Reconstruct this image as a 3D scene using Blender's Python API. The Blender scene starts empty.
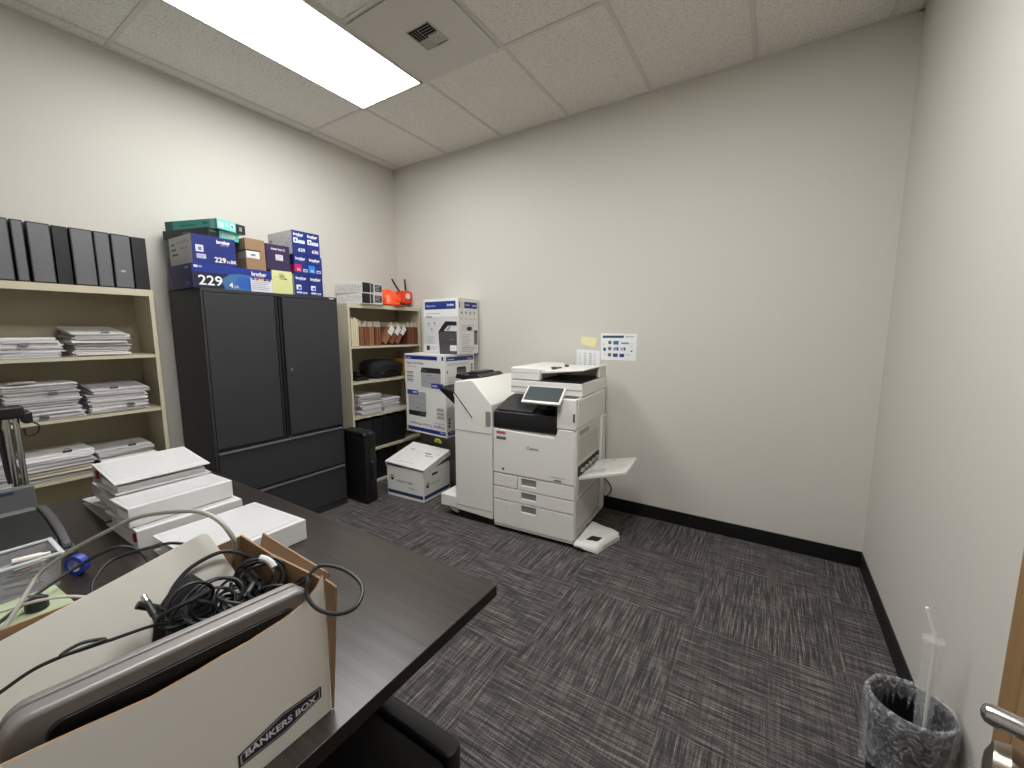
import bpy, bmesh, math, random
from mathutils import Vector, Matrix
C = bpy.context.scene.collection
PI = math.pi
rnd = random.Random(7)

# ------------------------------------------------------------------ materials
def lin(h):
    h = h.lstrip('#'); o = []
    for i in (0, 2, 4):
        v = int(h[i:i+2], 16) / 255
        o.append(v / 12.92 if v <= .04045 else ((v + .055) / 1.055) ** 2.4)
    return (*o, 1)
_mc = {}
def M(hexc, rough=.55, metal=0, bump=0, scale=60, var=.05, spec=.5, trans=0, name=None):
    k = (hexc, rough, metal, bump, scale, var, spec, trans)
    if k in _mc: return _mc[k]
    m = bpy.data.materials.new(name or 'mat_' + hexc.strip('#')); m.use_nodes = True
    nt = m.node_tree; b = nt.nodes['Principled BSDF']
    b.inputs['Roughness'].default_value = rough; b.inputs['Metallic'].default_value = metal
    b.inputs['Specular IOR Level'].default_value = spec
    if trans: b.inputs['Transmission Weight'].default_value = trans
    tc = nt.nodes.new('ShaderNodeTexCoord'); nz = nt.nodes.new('ShaderNodeTexNoise')
    nz.inputs['Scale'].default_value = scale; nz.inputs['Detail'].default_value = 4
    nt.links.new(tc.outputs['Object'], nz.inputs['Vector'])
    c = lin(hexc); mx = nt.nodes.new('ShaderNodeMix'); mx.data_type = 'RGBA'
    mx.inputs[6].default_value = (*[x * (1 - var) for x in c[:3]], 1)
    mx.inputs[7].default_value = (*[min(1, x * (1 + var)) for x in c[:3]], 1)
    nt.links.new(nz.outputs['Fac'], mx.inputs[0]); nt.links.new(mx.outputs[2], b.inputs['Base Color'])
    if bump:
        bp = nt.nodes.new('ShaderNodeBump'); bp.inputs['Strength'].default_value = bump; bp.inputs['Distance'].default_value = .002
        nt.links.new(nz.outputs['Fac'], bp.inputs['Height']); nt.links.new(bp.outputs['Normal'], b.inputs['Normal'])
    _mc[k] = m
    return m
def ink(hexc): return M(hexc, .5, var=.03, scale=200)

def carpet():
    m = bpy.data.materials.new('carpet'); m.use_nodes = True; nt = m.node_tree; N = nt.nodes; L = nt.links
    b = N['Principled BSDF']; b.inputs['Roughness'].default_value = 1; b.inputs['Specular IOR Level'].default_value = .1
    tc = N.new('ShaderNodeTexCoord'); mp = N.new('ShaderNodeMapping'); L.new(tc.outputs['Object'], mp.inputs['Vector'])
    mp.inputs['Location'].default_value = (-2.495 + 13*.6096, 1.07 + 12*.6096, .5)
    ck = N.new('ShaderNodeTexChecker'); ck.inputs['Scale'].default_value = 1 / .6096
    ck.inputs['Color1'].default_value = (0, 0, 0, 1); ck.inputs['Color2'].default_value = (1, 1, 1, 1)
    L.new(mp.outputs[0], ck.inputs['Vector'])
    def streak(sx, sy):
        outs = []
        for k, (a, d) in enumerate(((1, 3), (.42, 2))):
            q = N.new('ShaderNodeMapping'); q.inputs['Scale'].default_value = (sx * a, sy * a, 1); L.new(tc.outputs['Object'], q.inputs['Vector'])
            z = N.new('ShaderNodeTexNoise'); z.inputs['Scale'].default_value = 1; z.inputs['Detail'].default_value = d; z.inputs['Roughness'].default_value = .6
            L.new(q.outputs[0], z.inputs['Vector']); outs.append(z.outputs['Fac'])
        a = N.new('ShaderNodeMath'); a.operation = 'ADD'; L.new(outs[0], a.inputs[0]); L.new(outs[1], a.inputs[1])
        h = N.new('ShaderNodeMath'); h.operation = 'MULTIPLY'; h.inputs[1].default_value = .5; L.new(a.outputs[0], h.inputs[0])
        return h.outputs[0]
    A = streak(230, 9); B = streak(9, 230)
    mx = N.new('ShaderNodeMix'); L.new(ck.outputs['Fac'], mx.inputs[0]); L.new(A, mx.inputs[2]); L.new(B, mx.inputs[3])
    # faint cross threads
    mx2 = N.new('ShaderNodeMix'); L.new(ck.outputs['Fac'], mx2.inputs[0]); L.new(B, mx2.inputs[2]); L.new(A, mx2.inputs[3])
    mm = N.new('ShaderNodeMix'); mm.inputs[0].default_value = .27; L.new(mx.outputs[0], mm.inputs[2]); L.new(mx2.outputs[0], mm.inputs[3])
    f = N.new('ShaderNodeTexNoise'); f.inputs['Scale'].default_value = 260; f.inputs['Detail'].default_value = 2; L.new(tc.outputs['Object'], f.inputs['Vector'])
    m3 = N.new('ShaderNodeMix'); m3.inputs[0].default_value = .2; L.new(mm.outputs[0], m3.inputs[2]); L.new(f.outputs['Fac'], m3.inputs[3])
    r = N.new('ShaderNodeValToRGB'); L.new(m3.outputs[0], r.inputs[0])
    e = r.color_ramp.elements; e[0].position = .39; e[0].color = lin(CARPET[0]); e[1].position = .615; e[1].color = lin(CARPET[2])
    x = e.new(.50); x.color = lin(CARPET[1])
    L.new(r.outputs[0], b.inputs['Base Color'])
    bp = N.new('ShaderNodeBump'); bp.inputs['Strength'].default_value = .6; bp.inputs['Distance'].default_value = .004
    L.new(m3.outputs[0], bp.inputs['Height']); L.new(bp.outputs[0], b.inputs['Normal'])
    return m
CARPET = ('272526', '4a4746', '8a8480')

def wood(c0, c1, rough, axis=0):
    m = bpy.data.materials.new('wood_laminate'); m.use_nodes = True; nt = m.node_tree; N = nt.nodes; L = nt.links
    b = N['Principled BSDF']; b.inputs['Roughness'].default_value = rough; b.inputs['Specular IOR Level'].default_value = .55
    tc = N.new('ShaderNodeTexCoord'); q = N.new('ShaderNodeMapping')
    s = [110, 110, 110]; s[axis] = 2.2; q.inputs['Scale'].default_value = s; L.new(tc.outputs['Object'], q.inputs['Vector'])
    z = N.new('ShaderNodeTexNoise'); z.inputs['Scale'].default_value = 1; z.inputs['Detail'].default_value = 6; z.inputs['Distortion'].default_value = .4
    L.new(q.outputs[0], z.inputs['Vector'])
    r = N.new('ShaderNodeValToRGB'); e = r.color_ramp.elements; e[0].position = .3; e[0].color = lin(c0); e[1].position = .75; e[1].color = lin(c1)
    L.new(z.outputs['Fac'], r.inputs[0]); L.new(r.outputs[0], b.inputs['Base Color'])
    bp = N.new('ShaderNodeBump'); bp.inputs['Strength'].default_value = .12; bp.inputs['Distance'].default_value = .001
    L.new(z.outputs['Fac'], bp.inputs['Height']); L.new(bp.outputs[0], b.inputs['Normal'])
    return m

def tilemat():
    m = bpy.data.materials.new('mineral_tile'); m.use_nodes = True; nt = m.node_tree; N = nt.nodes; L = nt.links
    b = N['Principled BSDF']; b.inputs['Roughness'].default_value = .95
    tc = N.new('ShaderNodeTexCoord'); z = N.new('ShaderNodeTexNoise'); z.inputs['Scale'].default_value = 130; z.inputs['Detail'].default_value = 3
    L.new(tc.outputs['Object'], z.inputs['Vector'])
    r = N.new('ShaderNodeValToRGB'); e = r.color_ramp.elements; e[0].position = .33; e[0].color = lin('bcb8b2'); e[1].position = .47; e[1].color = lin('e3dfd8')
    L.new(z.outputs['Fac'], r.inputs[0]); L.new(r.outputs[0], b.inputs['Base Color'])
    bp = N.new('ShaderNodeBump'); bp.inputs['Strength'].default_value = .5; bp.inputs['Distance'].default_value = .004
    L.new(z.outputs['Fac'], bp.inputs['Height']); L.new(bp.outputs[0], b.inputs['Normal'])
    return m

def emis(hexc, s):
    m = bpy.data.materials.new('lit_diffuser'); m.use_nodes = True; nt = m.node_tree
    b = nt.nodes['Principled BSDF']; b.inputs['Base Color'].default_value = lin('f4f4f0')
    b.inputs['Emission Color'].default_value = lin(hexc); b.inputs['Emission Strength'].default_value = s
    return m

# ------------------------------------------------------------------ geometry helpers
def wmat(o):
    m = Matrix.Identity(4)
    while o:
        m = Matrix.LocRotScale(o.location, o.rotation_euler, o.scale) @ m; o = o.parent
    return m
class MB:
    def __init__(s, T=None): s.bm = bmesh.new(); s.T = T or Matrix.Identity(4)
    def _v(s, p, X=None):
        p = Vector(p)
        if X is not None: p = X @ p
        return s.bm.verts.new(s.T @ p)
    def _f(s, vs, m):
        try: f = s.bm.faces.new(vs); f.material_index = m; return f
        except ValueError: return None
    def hexa(s, P, m=0, X=None):
        v = [s._v(p, X) for p in P]
        for q in ((3, 2, 1, 0), (4, 5, 6, 7), (0, 1, 5, 4), (1, 2, 6, 5), (2, 3, 7, 6), (3, 0, 4, 7)): s._f([v[i] for i in q], m)
        return s
    def box(s, x0, x1, y0, y1, z0, z1, m=0, X=None):
        return s.hexa([(x0,y0,z0),(x1,y0,z0),(x1,y1,z0),(x0,y1,z0),(x0,y0,z1),(x1,y0,z1),(x1,y1,z1),(x0,y1,z1)], m, X)
    def prism(s, pts, axis, a0, a1, m=0, X=None):
        def g(p, a): return {'x': (a, p[0], p[1]), 'y': (p[0], a, p[1]), 'z': (p[0], p[1], a)}[axis]
        A = [s._v(g(p, a0), X) for p in pts]; B = [s._v(g(p, a1), X) for p in pts]; n = len(pts)
        s._f(A[::-1], m); s._f(B, m)
        for i in range(n): s._f([A[i], A[(i+1) % n], B[(i+1) % n], B[i]], m)
        return s
    def poly(s, pts, m=0, X=None): s._f([s._v(p, X) for p in pts], m); return s
    def tube(s, pts, r, n=8, m=0, closed=False, sub=6, X=None, rr=None):
        P = [Vector(p) for p in pts]
        if sub > 1 and len(P) > 2: P = spline(P, sub, closed)
        k = len(P); rings = []; nrm = None
        for i in range(k):
            a = P[(i-1) % k] if (closed or i > 0) else P[i]; b = P[(i+1) % k] if (closed or i < k-1) else P[i]
            t = (b - a).normalized()
            if nrm is None: nrm = t.orthogonal().normalized()
            nrm = (nrm - t * nrm.dot(t)); nrm = nrm.normalized() if nrm.length > 1e-6 else t.orthogonal().normalized()
            bi = t.cross(nrm); R = r if rr is None else rr(i / (k - 1))
            rings.append([s._v(P[i] + (nrm * math.cos(2*PI*j/n) + bi * math.sin(2*PI*j/n)) * R, X) for j in range(n)])
        for i in range(k if closed else k - 1):
            A, B = rings[i], rings[(i+1) % k]
            for j in range(n): s._f([A[j], A[(j+1) % n], B[(j+1) % n], B[j]], m)
        if not closed: s._f(rings[0][::-1], m); s._f(rings[-1], m)
        return s
    def lathe(s, prof, c=(0, 0, 0), n=24, m=0, axis='z', X=None, cap=True, sx=1, sy=1):
        rings = []
        for r, z in prof:
            ring = []
            for j in range(n):
                a = 2*PI*j/n; u, v = r*math.cos(a)*sx, r*math.sin(a)*sy
                p = {'z': (u, v, z), 'x': (z, u, v), 'y': (u, z, v)}[axis]
                ring.append(s._v(Vector(p) + Vector(c), X))
            rings.append(ring)
        for A, B in zip(rings, rings[1:]):
            for j in range(n): s._f([A[j], A[(j+1) % n], B[(j+1) % n], B[j]], m)
        if cap: s._f(rings[0][::-1], m); s._f(rings[-1], m)
        return s
    def build(s, name, mats, parent=None, bevel=0, seg=2, world=False, sharp=35, solid=0, label=None):
        if not isinstance(mats, (list, tuple)): mats = [mats]
        if world and parent is not None: bmesh.ops.transform(s.bm, matrix=wmat(parent).inverted(), verts=s.bm.verts)
        bmesh.ops.recalc_face_normals(s.bm, faces=s.bm.faces)
        me = bpy.data.meshes.new(name); s.bm.to_mesh(me); s.bm.free()
        for m in mats: me.materials.append(m)
        me.shade_smooth(); me.set_sharp_from_angle(angle=math.radians(sharp))
        o = bpy.data.objects.new(name, me); C.objects.link(o)
        if parent is not None: o.parent = parent
        if solid:
            d = o.modifiers.new('thick', 'SOLIDIFY'); d.thickness = solid; d.offset = 0
        if bevel:
            b = o.modifiers.new('edge', 'BEVEL'); b.width = bevel; b.segments = seg; b.limit_method = 'ANGLE'; b.angle_limit = math.radians(40); b.harden_normals = True
        if label: o['label'] = label
        return o
def spline(P, sub, closed=False):
    out = []; n = len(P)
    for i in range(n if closed else n - 1):
        if closed: a, b, c, d = P[(i-1) % n], P[i], P[(i+1) % n], P[(i+2) % n]
        else: a, b, c, d = P[max(i-1, 0)], P[i], P[i+1], P[min(i+2, n-1)]
        for k in range(sub):
            t = k / sub; t2, t3 = t*t, t*t*t
            out.append(.5 * ((2*b) + (c - a)*t + (2*a - 5*b + 4*c - d)*t2 + (3*b - a - 3*c + d)*t3))
    if not closed: out.append(P[-1].copy())
    return out
def thing(name, label, cat, loc=(0, 0, 0), rz=0, group=None):
    o = bpy.data.objects.new(name, None); C.objects.link(o); o.empty_display_size = .1
    o.location = loc; o.rotation_euler = (0, 0, rz); o['label'] = label; o['category'] = cat
    if group: o['group'] = group
    return o
def tag(o, label, cat, group=None, kind=None):
    o['label'] = label; o['category'] = cat
    if group: o['group'] = group
    if kind: o['kind'] = kind
    return o
def struct(o): o['kind'] = 'structure'; return o
def copy_tree(src, label, loc, rz=0, group=None):
    r = src.copy(); C.objects.link(r); r.location = loc; r.rotation_euler = (0, 0, rz); r['label'] = label
    if group: r['group'] = group
    for ch in list(src.children):
        c = ch.copy(); C.objects.link(c); c.parent = r
        for g in list(ch.children):
            d = g.copy(); C.objects.link(d); d.parent = c
    return r

def text_mesh(body, size, bold=0, shear=0):
    cu = bpy.data.curves.new('t', 'FONT'); cu.body = body; cu.size = size; cu.offset = bold * size; cu.align_x = 'LEFT'; cu.shear = shear
    cu.resolution_u = 3
    o = bpy.data.objects.new('t', cu); C.objects.link(o)
    dg = bpy.context.evaluated_depsgraph_get(); dg.update()
    me = bpy.data.meshes.new_from_object(o.evaluated_get(dg)); bpy.data.objects.remove(o); bpy.data.curves.remove(cu)
    return me
class Print:
    """printing on a face: origin is the face's lower corner, u runs along it, v up it, n out of it"""
    def __init__(s, o, u, v, lift=.0004):
        s.o, s.u, s.v = Vector(o), Vector(u).normalized(), Vector(v).normalized(); s.n = s.u.cross(s.v); s.k = lift
        s.bm = bmesh.new(); s.m = []
    def mi(s, c):
        if c not in s.m: s.m.append(c)
        return s.m.index(c)
    def _p(s, x, y): return s.o + s.u * x + s.v * y + s.n * s.k
    def poly(s, pts, c):
        s.k += .00012; f = s.bm.faces.new([s.bm.verts.new(s._p(*p)) for p in pts]); f.material_index = s.mi(c); return s
    def rect(s, x, y, w, h, c): return s.poly([(x, y), (x+w, y), (x+w, y+h), (x, y+h)], c)
    def disc(s, x, y, r, c, n=20, ry=None): return s.poly([(x + r*math.cos(2*PI*i/n), y + (ry or r)*math.sin(2*PI*i/n)) for i in range(n)], c)
    def text(s, t, x, y, size, c, bold=.02, w=None, shear=0):
        s.k += .00012; me = text_mesh(t, size, bold, shear); sx = 1
        if w and me.vertices:
            ww = max(v.co.x for v in me.vertices); sx = w / ww
        vs = [s.bm.verts.new(s._p(x + v.co.x * sx, y + v.co.y)) for v in me.vertices]; i = s.mi(c)
        for p in me.polygons:
            try: f = s.bm.faces.new([vs[j] for j in p.vertices]); f.material_index = i
            except ValueError: pass
        bpy.data.meshes.remove(me); return s
    def lines(s, x, y, w, n, pitch, c, h=.25):
        for i in range(n): s.rect(x, y - i*pitch, w * (1 - .25 * ((i * 7) % 3) / 2), pitch * h, c)
        return s
    def build(s, name, parent, world=False):
        if world: bmesh.ops.transform(s.bm, matrix=wmat(parent).inverted(), verts=s.bm.verts)
        me = bpy.data.meshes.new(name); s.bm.to_mesh(me); s.bm.free()
        for c in s.m: me.materials.append(ink(c))
        o = bpy.data.objects.new(name, me); C.objects.link(o); o.parent = parent; return o

# ------------------------------------------------------------------ common materials
WALL = M('cdcac2', .85, bump=.06, scale=220, var=.015, name='wall_paint')
GREY_WHITE = M('e6e5df', .45, var=.015)
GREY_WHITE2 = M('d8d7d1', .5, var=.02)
BLACKP = M('151517', .42, var=.1)
DKGREY = M('2c2c2f', .5, bump=.15, scale=400)
CHAR = M('323236', .5, bump=.1, scale=700, var=.04, name='charcoal_steel')
CHAR_D = M('2c2c30', .5, var=.04)
PUTTY = M('cdc5ad', .5, var=.02, name='putty_steel')
PUTTY2 = M('a79f88', .6, var=.02)
PAPER = M('dcdbdb', .8, var=.03)
PAPER2 = M('c6c3c6', .85, var=.04)
CHROME = M('b9b8b6', .22, 1)
STEEL = M('8d8d90', .35, 1)
VINYL = M('1d1d20', .38, bump=.3, scale=300, var=.1, name='black_vinyl')
POCKET = M('66676c', .3, bump=.6, scale=26, var=.06, spec=.7, name='clear_pocket')
WVINYL = M('cdcdcc', .32, bump=.06, scale=30, var=.01, name='white_vinyl')
CARD = M('94775a', .85, bump=.1, scale=120, var=.07, name='kraft_card')
CARTON = M('e6e5e2', .6, var=.02)
NAVY = '172874'
RUBBER = M('18181a', .5, var=.08)

# ------------------------------------------------------------------ the room
H, W, S0, D1, T = 3.025, 3.898, .1113, .918, .6096
YN = -4.05
HD0, HD1, HDZ = -1.755, -2.665, 2.12          # doorway in the right wall
struct(MB().box(-.1, W + 1.4, YN - .1, .1, -.08, 0).build('floor', carpet()))
struct(MB().box(-.1, 0, YN, 0, 0, H).build('wall_left', WALL))
struct(MB().box(-.1, W + .1, 0, .1, 0, H).build('wall_back', WALL))
b = MB(); b.box(W, W + .1, HD0, 0, 0, H).box(W, W + .1, YN, HD1, 0, H).box(W, W + .1, HD1, HD0, HDZ, H)
struct(b.build('wall_right', WALL))
struct(MB().box(-.1, W + .1, YN - .1, YN, 0, H).build('wall_front', WALL))
struct(MB().box(W + 1.3, W + 1.4, -3.6, -.9, 0, H).build('wall_hall', WALL))
BASE = M('0d0d0f', .45, name='black_cove_base')
struct(MB().box(0, W, -.009, 0, 0, .1).build('baseboard_back', BASE, bevel=.003))
struct(MB().box(W - .009, W, HD0 + .075, -.009, 0, .1).box(W - .009, W, YN, HD1 - .075, 0, .1).build('baseboard_right', BASE, bevel=.003))
struct(MB().box(0, .009, YN, -.009, 0, .1).build('baseboard_left', BASE, bevel=.003))
ceil = struct(MB().box(-.1, W + .1, YN - .1, .1, H, H + .08).build('ceiling', tilemat()))
GRID = M('cfcac2', .6, var=.02)
g = MB(); z0, z1 = H - .004, H
for k in range(8):
    x = S0 + k * T
    if x < W: g.box(x - .012, x + .012, YN, 0, z0, z1)
for k in range(3):
    y = -D1 - k * 2 * T
    g.box(0, W, y - .012, y + .012, z0 - .0004, z1)
g.box(S0 + 2*T, S0 + 3*T, -D1 - T - .012, -D1 - T + .012, z0 - .0004, z1)
g.box(0, W, -.02, 0, z0 - .0008, z1).box(0, .02, YN, 0, z0 - .0008, z1).box(W - .02, W, YN, 0, z0 - .0008, z1)
g.build('grid', GRID, ceil)

def fixture(x0, y1, label, n):
    LIGHT = emis('fdfdfd', (10.5, 15)[n])
    t = thing('ceiling_light', label, 'light', (x0 + T/2, y1 - T, H - .012), 0, 'ceiling light panels')
    a, l = T/2 - .012, T - .012
    f = MB()
    for s in (-1, 1):
        f.box(s*a - .012*(s > 0), s*a + .012*(s < 0), -l, l, -.004, .008); f.box(-a, a, s*l - .012*(s > 0), s*l + .012*(s < 0), -.004, .008)
    f.build('frame', M('d8d6d0', .5), t)
    MB().box(-a + .012, a - .012, -l + .012, l - .012, 0, .006).build('diffuser', LIGHT, t)
    return t
fixture(S0 + T, -D1, 'bright white ceiling light panel beside the square vent', 0)
fixture(S0 + 4*T, -D1 - T, 'second white ceiling light panel, above the desk end and door', 1)

# vent panel
t = thing('ceiling_vent', 'white square ceiling vent panel with small louvred grille beside the light', 'vent', (S0 + 2.5*T, -D1 - T/2, H - .012))
MB().box(-T/2 + .014, T/2 - .014, -T/2 + .014, T/2 - .014, 0, .008).build('panel', M('cbc7c0', .5), t, bevel=.002)
gx, gy = .015, .0
gr = MB()
MB().box(gx - .075, gx + .075, gy - .08, gy + .08, -.0015, 0).build('grille_opening', M('0a0a0b', .9), t)
for q in range(4):
    X = Matrix.Translation((gx, gy, 0)) @ Matrix.Rotation(q * PI/2, 4, 'Z')
    for i in range(4):
        yy = .012 + i * .018
        X2 = X @ Matrix.Translation((-.034, yy, -.005)) @ Matrix.Rotation(math.radians(-38 if q % 2 == 0 else 38), 4, 'X')
        gr.box(-.036, .04, -.006, .006, -.0006, .0006, 0, X2)
for s in (-1, 1): gr.box(gx + s*.078 - .003, gx + s*.078 + .003, gy - .084, gy + .084, -.004, .0); gr.box(gx - .078, gx + .078, gy + s*.082 - .002, gy + s*.082 + .002, -.004, 0)
gr.build('grille', M('bdb9b2', .5), t)

# door and doorway at the right
TAN = wood('8a6a44', 'a5845a', .4, 2)
d = MB()
d.box(W - .016, W + .1, HD0, HD0 + .075, 0, HDZ + .075).box(W - .016, W + .1, HD1 - .075, HD1, 0, HDZ + .075).box(W - .016, W + .1, HD1, HD0, HDZ, HDZ + .075)
struct(d.build('trim_1', TAN, bevel=.004))
ang = math.atan2(-.954, -.301)
dr = bpy.data.objects.new('door_1', None); C.objects.link(dr); dr.location = (W - .018, HD0 - .012, 0); dr.rotation_euler = (0, 0, ang); dr['kind'] = 'structure'
MB().box(0, .9, 0, .044, .012, HDZ - .01).build('leaf', TAN, dr, bevel=.002)
SATIN = M('aaa195', .3, 1)
MB().box(0, .01, -.008, .0, .25, .35).box(0, .01, -.008, 0, 1.0, 1.1).box(0, .01, -.008, 0, 1.8, 1.9).build('hinge', SATIN, dr)
# the room-side face of the leaf is local y = 0 (facing -y local)
hx, hz = .70, .972
hd = MB(); hd.lathe([(.0, 0), (.043, 0), (.045, -.004), (.043, -.012), (.03, -.018), (.0, -.019)], (hx, 0, hz), 32, axis='y', cap=False)
hh = hd.build('handle_rose', SATIN, dr)
lv = MB(); lv.lathe([(.0, -.01), (.0115, -.012), (.0115, -.068), (.010, -.073), (.006, -.076), (0, -.077)], (hx, 0, hz), 20, axis='y', cap=False)
lv.build('handle_bar', CHROME, hh)
kb = MB(); kb.lathe([(0, 0), (.034, 0), (.034, -.006), (.014, -.012), (.013, -.026), (.026, -.036), (.031, -.05), (.027, -.063), (.012, -.069), (0, -.07)], (hx, 0, hz - .062), 28, axis='y', cap=False)
kb.build('lock_knob', SATIN, dr)

# ------------------------------------------------------------------ steel bookcases
SH = (1.281, .969, .659, .339, .03)
def bookcase(y0, y1, label):
    D = .33; w = (y1 - y0) / 2
    t = thing('steel_bookcase', label, 'bookcase', (0.0, (y0 + y1)/2, 0), 0)
    for s in (-1, 1):
        p = MB(); a, b2 = sorted((s*w, s*(w - .002))); p.box(.012, D, a, b2, 0, 1.645)
        a, b2 = sorted((s*w, s*(w - .022))); p.box(D - .002, D, a, b2, 0, 1.645)
        p.build('side_panel', PUTTY, t)
    MB().box(.010, .012, -w, w, 0, 1.645).build('back_panel', PUTTY2, t)
    q = MB(); q.box(.012, D - .002, -w + .002, w - .002, 1.638, 1.645).box(D - .002, D + .001, -w, w, 1.609, 1.6455)
    q.build('top_panel', PUTTY, t, bevel=.001)
    for z in SH:
        q = MB(); q.box(.013, D - .004, -w + .003, w - .003, z - .002, z).box(D - .006, D - .004, -w + .022, w - .022, z - .02, z); q.build('shelf', PUTTY, t)
    return t
bookcase(-2.985, -2.137, 'tall putty steel bookcase with open shelves of stacked paper and black binders on top')
bookcase(-.862, -.014, 'putty steel bookcase in the corner holding brown folders, behind the dark cabinet')

# ---- upright ring binders
def make_binder(th, label, loc, group, h=.285, dpt=.27, pocket=True, name='ring_binder', rz=0, tagc=None):
    """spine faces local +x, thickness along y"""
    t = thing(name, label, 'binder', loc, rz, group)
    e = .004
    b = MB(); b.box(-e, 0, -th/2, th/2, 0, h).box(-dpt, -e - .001, -th/2, -th/2 + e, 0, h).box(-dpt, -e - .001, th/2 - e, th/2, 0, h)
    b.build('cover', VINYL, t, bevel=.0018)
    if pocket: MB().box(0, .0008, -th/2 + .005, th/2 - .004, .008, h - .006).build('spine_pocket', POCKET, t)
    MB().box(-dpt + .02, -.03, -th/2 + .008, th/2 - .008, .006, h - .02).build('pages', PAPER, t)
    if tagc: MB().box(.0008, .0014, -th/2 + .02, -th/2 + .05, .1, .16).build('spine_label', M(tagc, .6), t)
    return t
G = 'black binders on top of the paper bookcase'
Z = 1.6462
tops = [(-2.72, -2.644, 1, 'grey-spined black binder standing first in the row on top, at the picture edge'),
        (-2.637, -2.598, 1, 'slim dark grey binder second from the picture edge on top of the bookcase'),
        (-2.588, -2.511, 1, 'wide grey-spined binder just before the plain black one on top of the bookcase'),
        (-2.503, -2.449, 0, 'plain black binder without a spine pocket in the middle of the row on top'),
        (-2.444, -2.361, 1, 'widest grey-spined binder just after the plain black one on top of the bookcase'),
        (-2.357, -2.296, 1, 'slim grey-spined binder tight against the widest one on top of the bookcase'),
        (-2.290, -2.211, 1, 'grey-spined binder with a small white scuff, next to last on top of the bookcase'),
        (-2.203, -2.14, 0, 'dark navy-black binder at the row end nearest the stacked toner boxes')]
for a, b_, pk, l in tops: 
    o = make_binder(b_ - a, l, (.315 if pk else .305, (a + b_)/2, Z), G, h=.288, pocket=bool(pk))
    if 'scuff' in l: MB().box(.0008, .0014, -.012, .006, .088, .098).build('scuff_mark', M('bdbdc0', .6), o)

G = 'black binders on the fourth shelf'
for i, (a, b_, l) in enumerate([(-.80, -.735, 'first black binder from the open side on the shelf under the small paper piles'),
        (-.73, -.64, 'second black binder from the open side, under the small paper piles'),
        (-.63, -.51, 'third and broad black binder on the shelf under the small paper piles'),
        (-.505, -.365, 'broadest black binder on the shelf under the small paper piles'),
        (-.36, -.24, 'last visible black binder on that shelf, beside the printer cartons')]):
    make_binder(b_ - a - .004, l, (.30, (a + b_)/2, SH[3] + .0008), G, h=.265, pocket=False)
G = 'black binders on the bottom shelf'
for i, (a, b_, l) in enumerate([(-.71, -.59, 'black binder with a white spine tag on the bottom shelf'),
        (-.585, -.47, 'black binder on the bottom shelf just after the white-tagged one'),
        (-.465, -.35, 'black binder on the bottom shelf behind the white storage box')]):
    make_binder(b_ - a - .004, l, (.30, (a + b_)/2, SH[4] + .0008), G, h=.265, pocket=False, tagc='d0d0d0' if i == 0 else None)

# ---- bundles of paper
CLIP = M('121214', .35)
def clip_mb(x, y, z, rz=0):
    b = MB(Matrix.Translation((x, y, z)) @ Matrix.Rotation(rz, 4, 'Z'))
    b.prism([(-.007, -.004), (.007, -.004), (.004, .006), (-.004, .006)], 'y', -.016, .016)
    b.tube([(-.004, -.010, .006), (-.02, -.008, .010), (-.026, 0, .011), (-.02, .008, .010), (-.004, .010, .006)], .0011, 6, sub=4)
    return b
def bundle(label, x1, yc, z, w, d, h, group, rz=0, clip=None, tilt=0, top=None, cat='paper bundle', topc=False):
    """x1 is the front edge"""
    r = random.Random(label)
    t = thing('paper_bundle', label, cat, (x1 - d/2, yc, z), rz, group)
    b = MB(); n = max(3, int(h / .0045)); zz = 0
    for i in range(n):
        th = h / n; ox, oy = r.uniform(-.011, .009), r.uniform(-.009, .009); a = r.uniform(-.02, .02)
        X = Matrix.Translation((ox, oy, 0)) @ Matrix.Rotation(a, 4, 'Z')
        k = [r.uniform(-.0006, .0006) for _ in range(4)]; tl = tilt * (i + 1) / n; tl0 = tilt * i / n
        g_ = .00015
        b.hexa([(-d/2, -w/2, zz + tl0), (d/2, -w/2, zz), (d/2, w/2, zz), (-d/2, w/2, zz + tl0),
                (-d/2, -w/2, zz + th - g_ + tl), (d/2, -w/2, zz + th - g_), (d/2, w/2, zz + th - g_), (-d/2, w/2, zz + th - g_ + tl)], 1 if r.random() < .35 else 0, X)
        zz += th
    b.build('sheets', [M(top or 'dddcdd', .8, var=.02), PAPER2], t)
    if clip is not None:
        clip_mb(d/2 - .02 if topc else d/2 + .008, clip * w, h + .004 if topc else h * .45, 0).build('binder_clip', CLIP, t)
    return t
ORD = ['bottom', 'second', 'third', 'fourth', 'fifth', 'sixth', 'seventh']
def stack(where, x1, yc, z, w, hs, group, d=.27, clips=(), tilts=(), jit=.012, tints=None):
    r = random.Random(where); n = len(hs); zz = z + .0006
    for i, h in enumerate(hs):
        pos = 'topmost' if i == n-1 else 'bottom' if i == 0 else ('second from the top' if i == n-2 else ORD[i] + ' from the bottom')
        bundle('%s bundle of %s' % (pos, where), x1 + r.uniform(-jit, 0), yc + r.uniform(-jit, jit), zz, w, d, h, group, r.uniform(-.05, .05),
               clip=(r.uniform(-.2, .2) if i in clips else None), tilt=(tilts[i] if i == n-1 and tilts else 0), top=(tints[i] if tints else None), topc=i == n-1)
        zz += h + .0008
G = 'paper bundles on the tall bookcase'
stack('upper-shelf paper pile at picture edge', .318, -2.645, SH[0], .216, [.028, .022, .026, .020], G, clips=(2,))
stack('upper-shelf paper pile nearest the cabinet', .318, -2.378, SH[0], .216, [.030, .032, .022, .030], G, clips=(3,), tilts=(0, 0, .004, .04), tints=['e4e0da', 'ece9e6', 'eae8e6', 'c9c6c2'])
stack('tall middle-shelf paper pile at picture edge', .318, -2.612, SH[1], .25, [.028, .030, .026, .034, .030, .028], G, clips=(0, 4))
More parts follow.
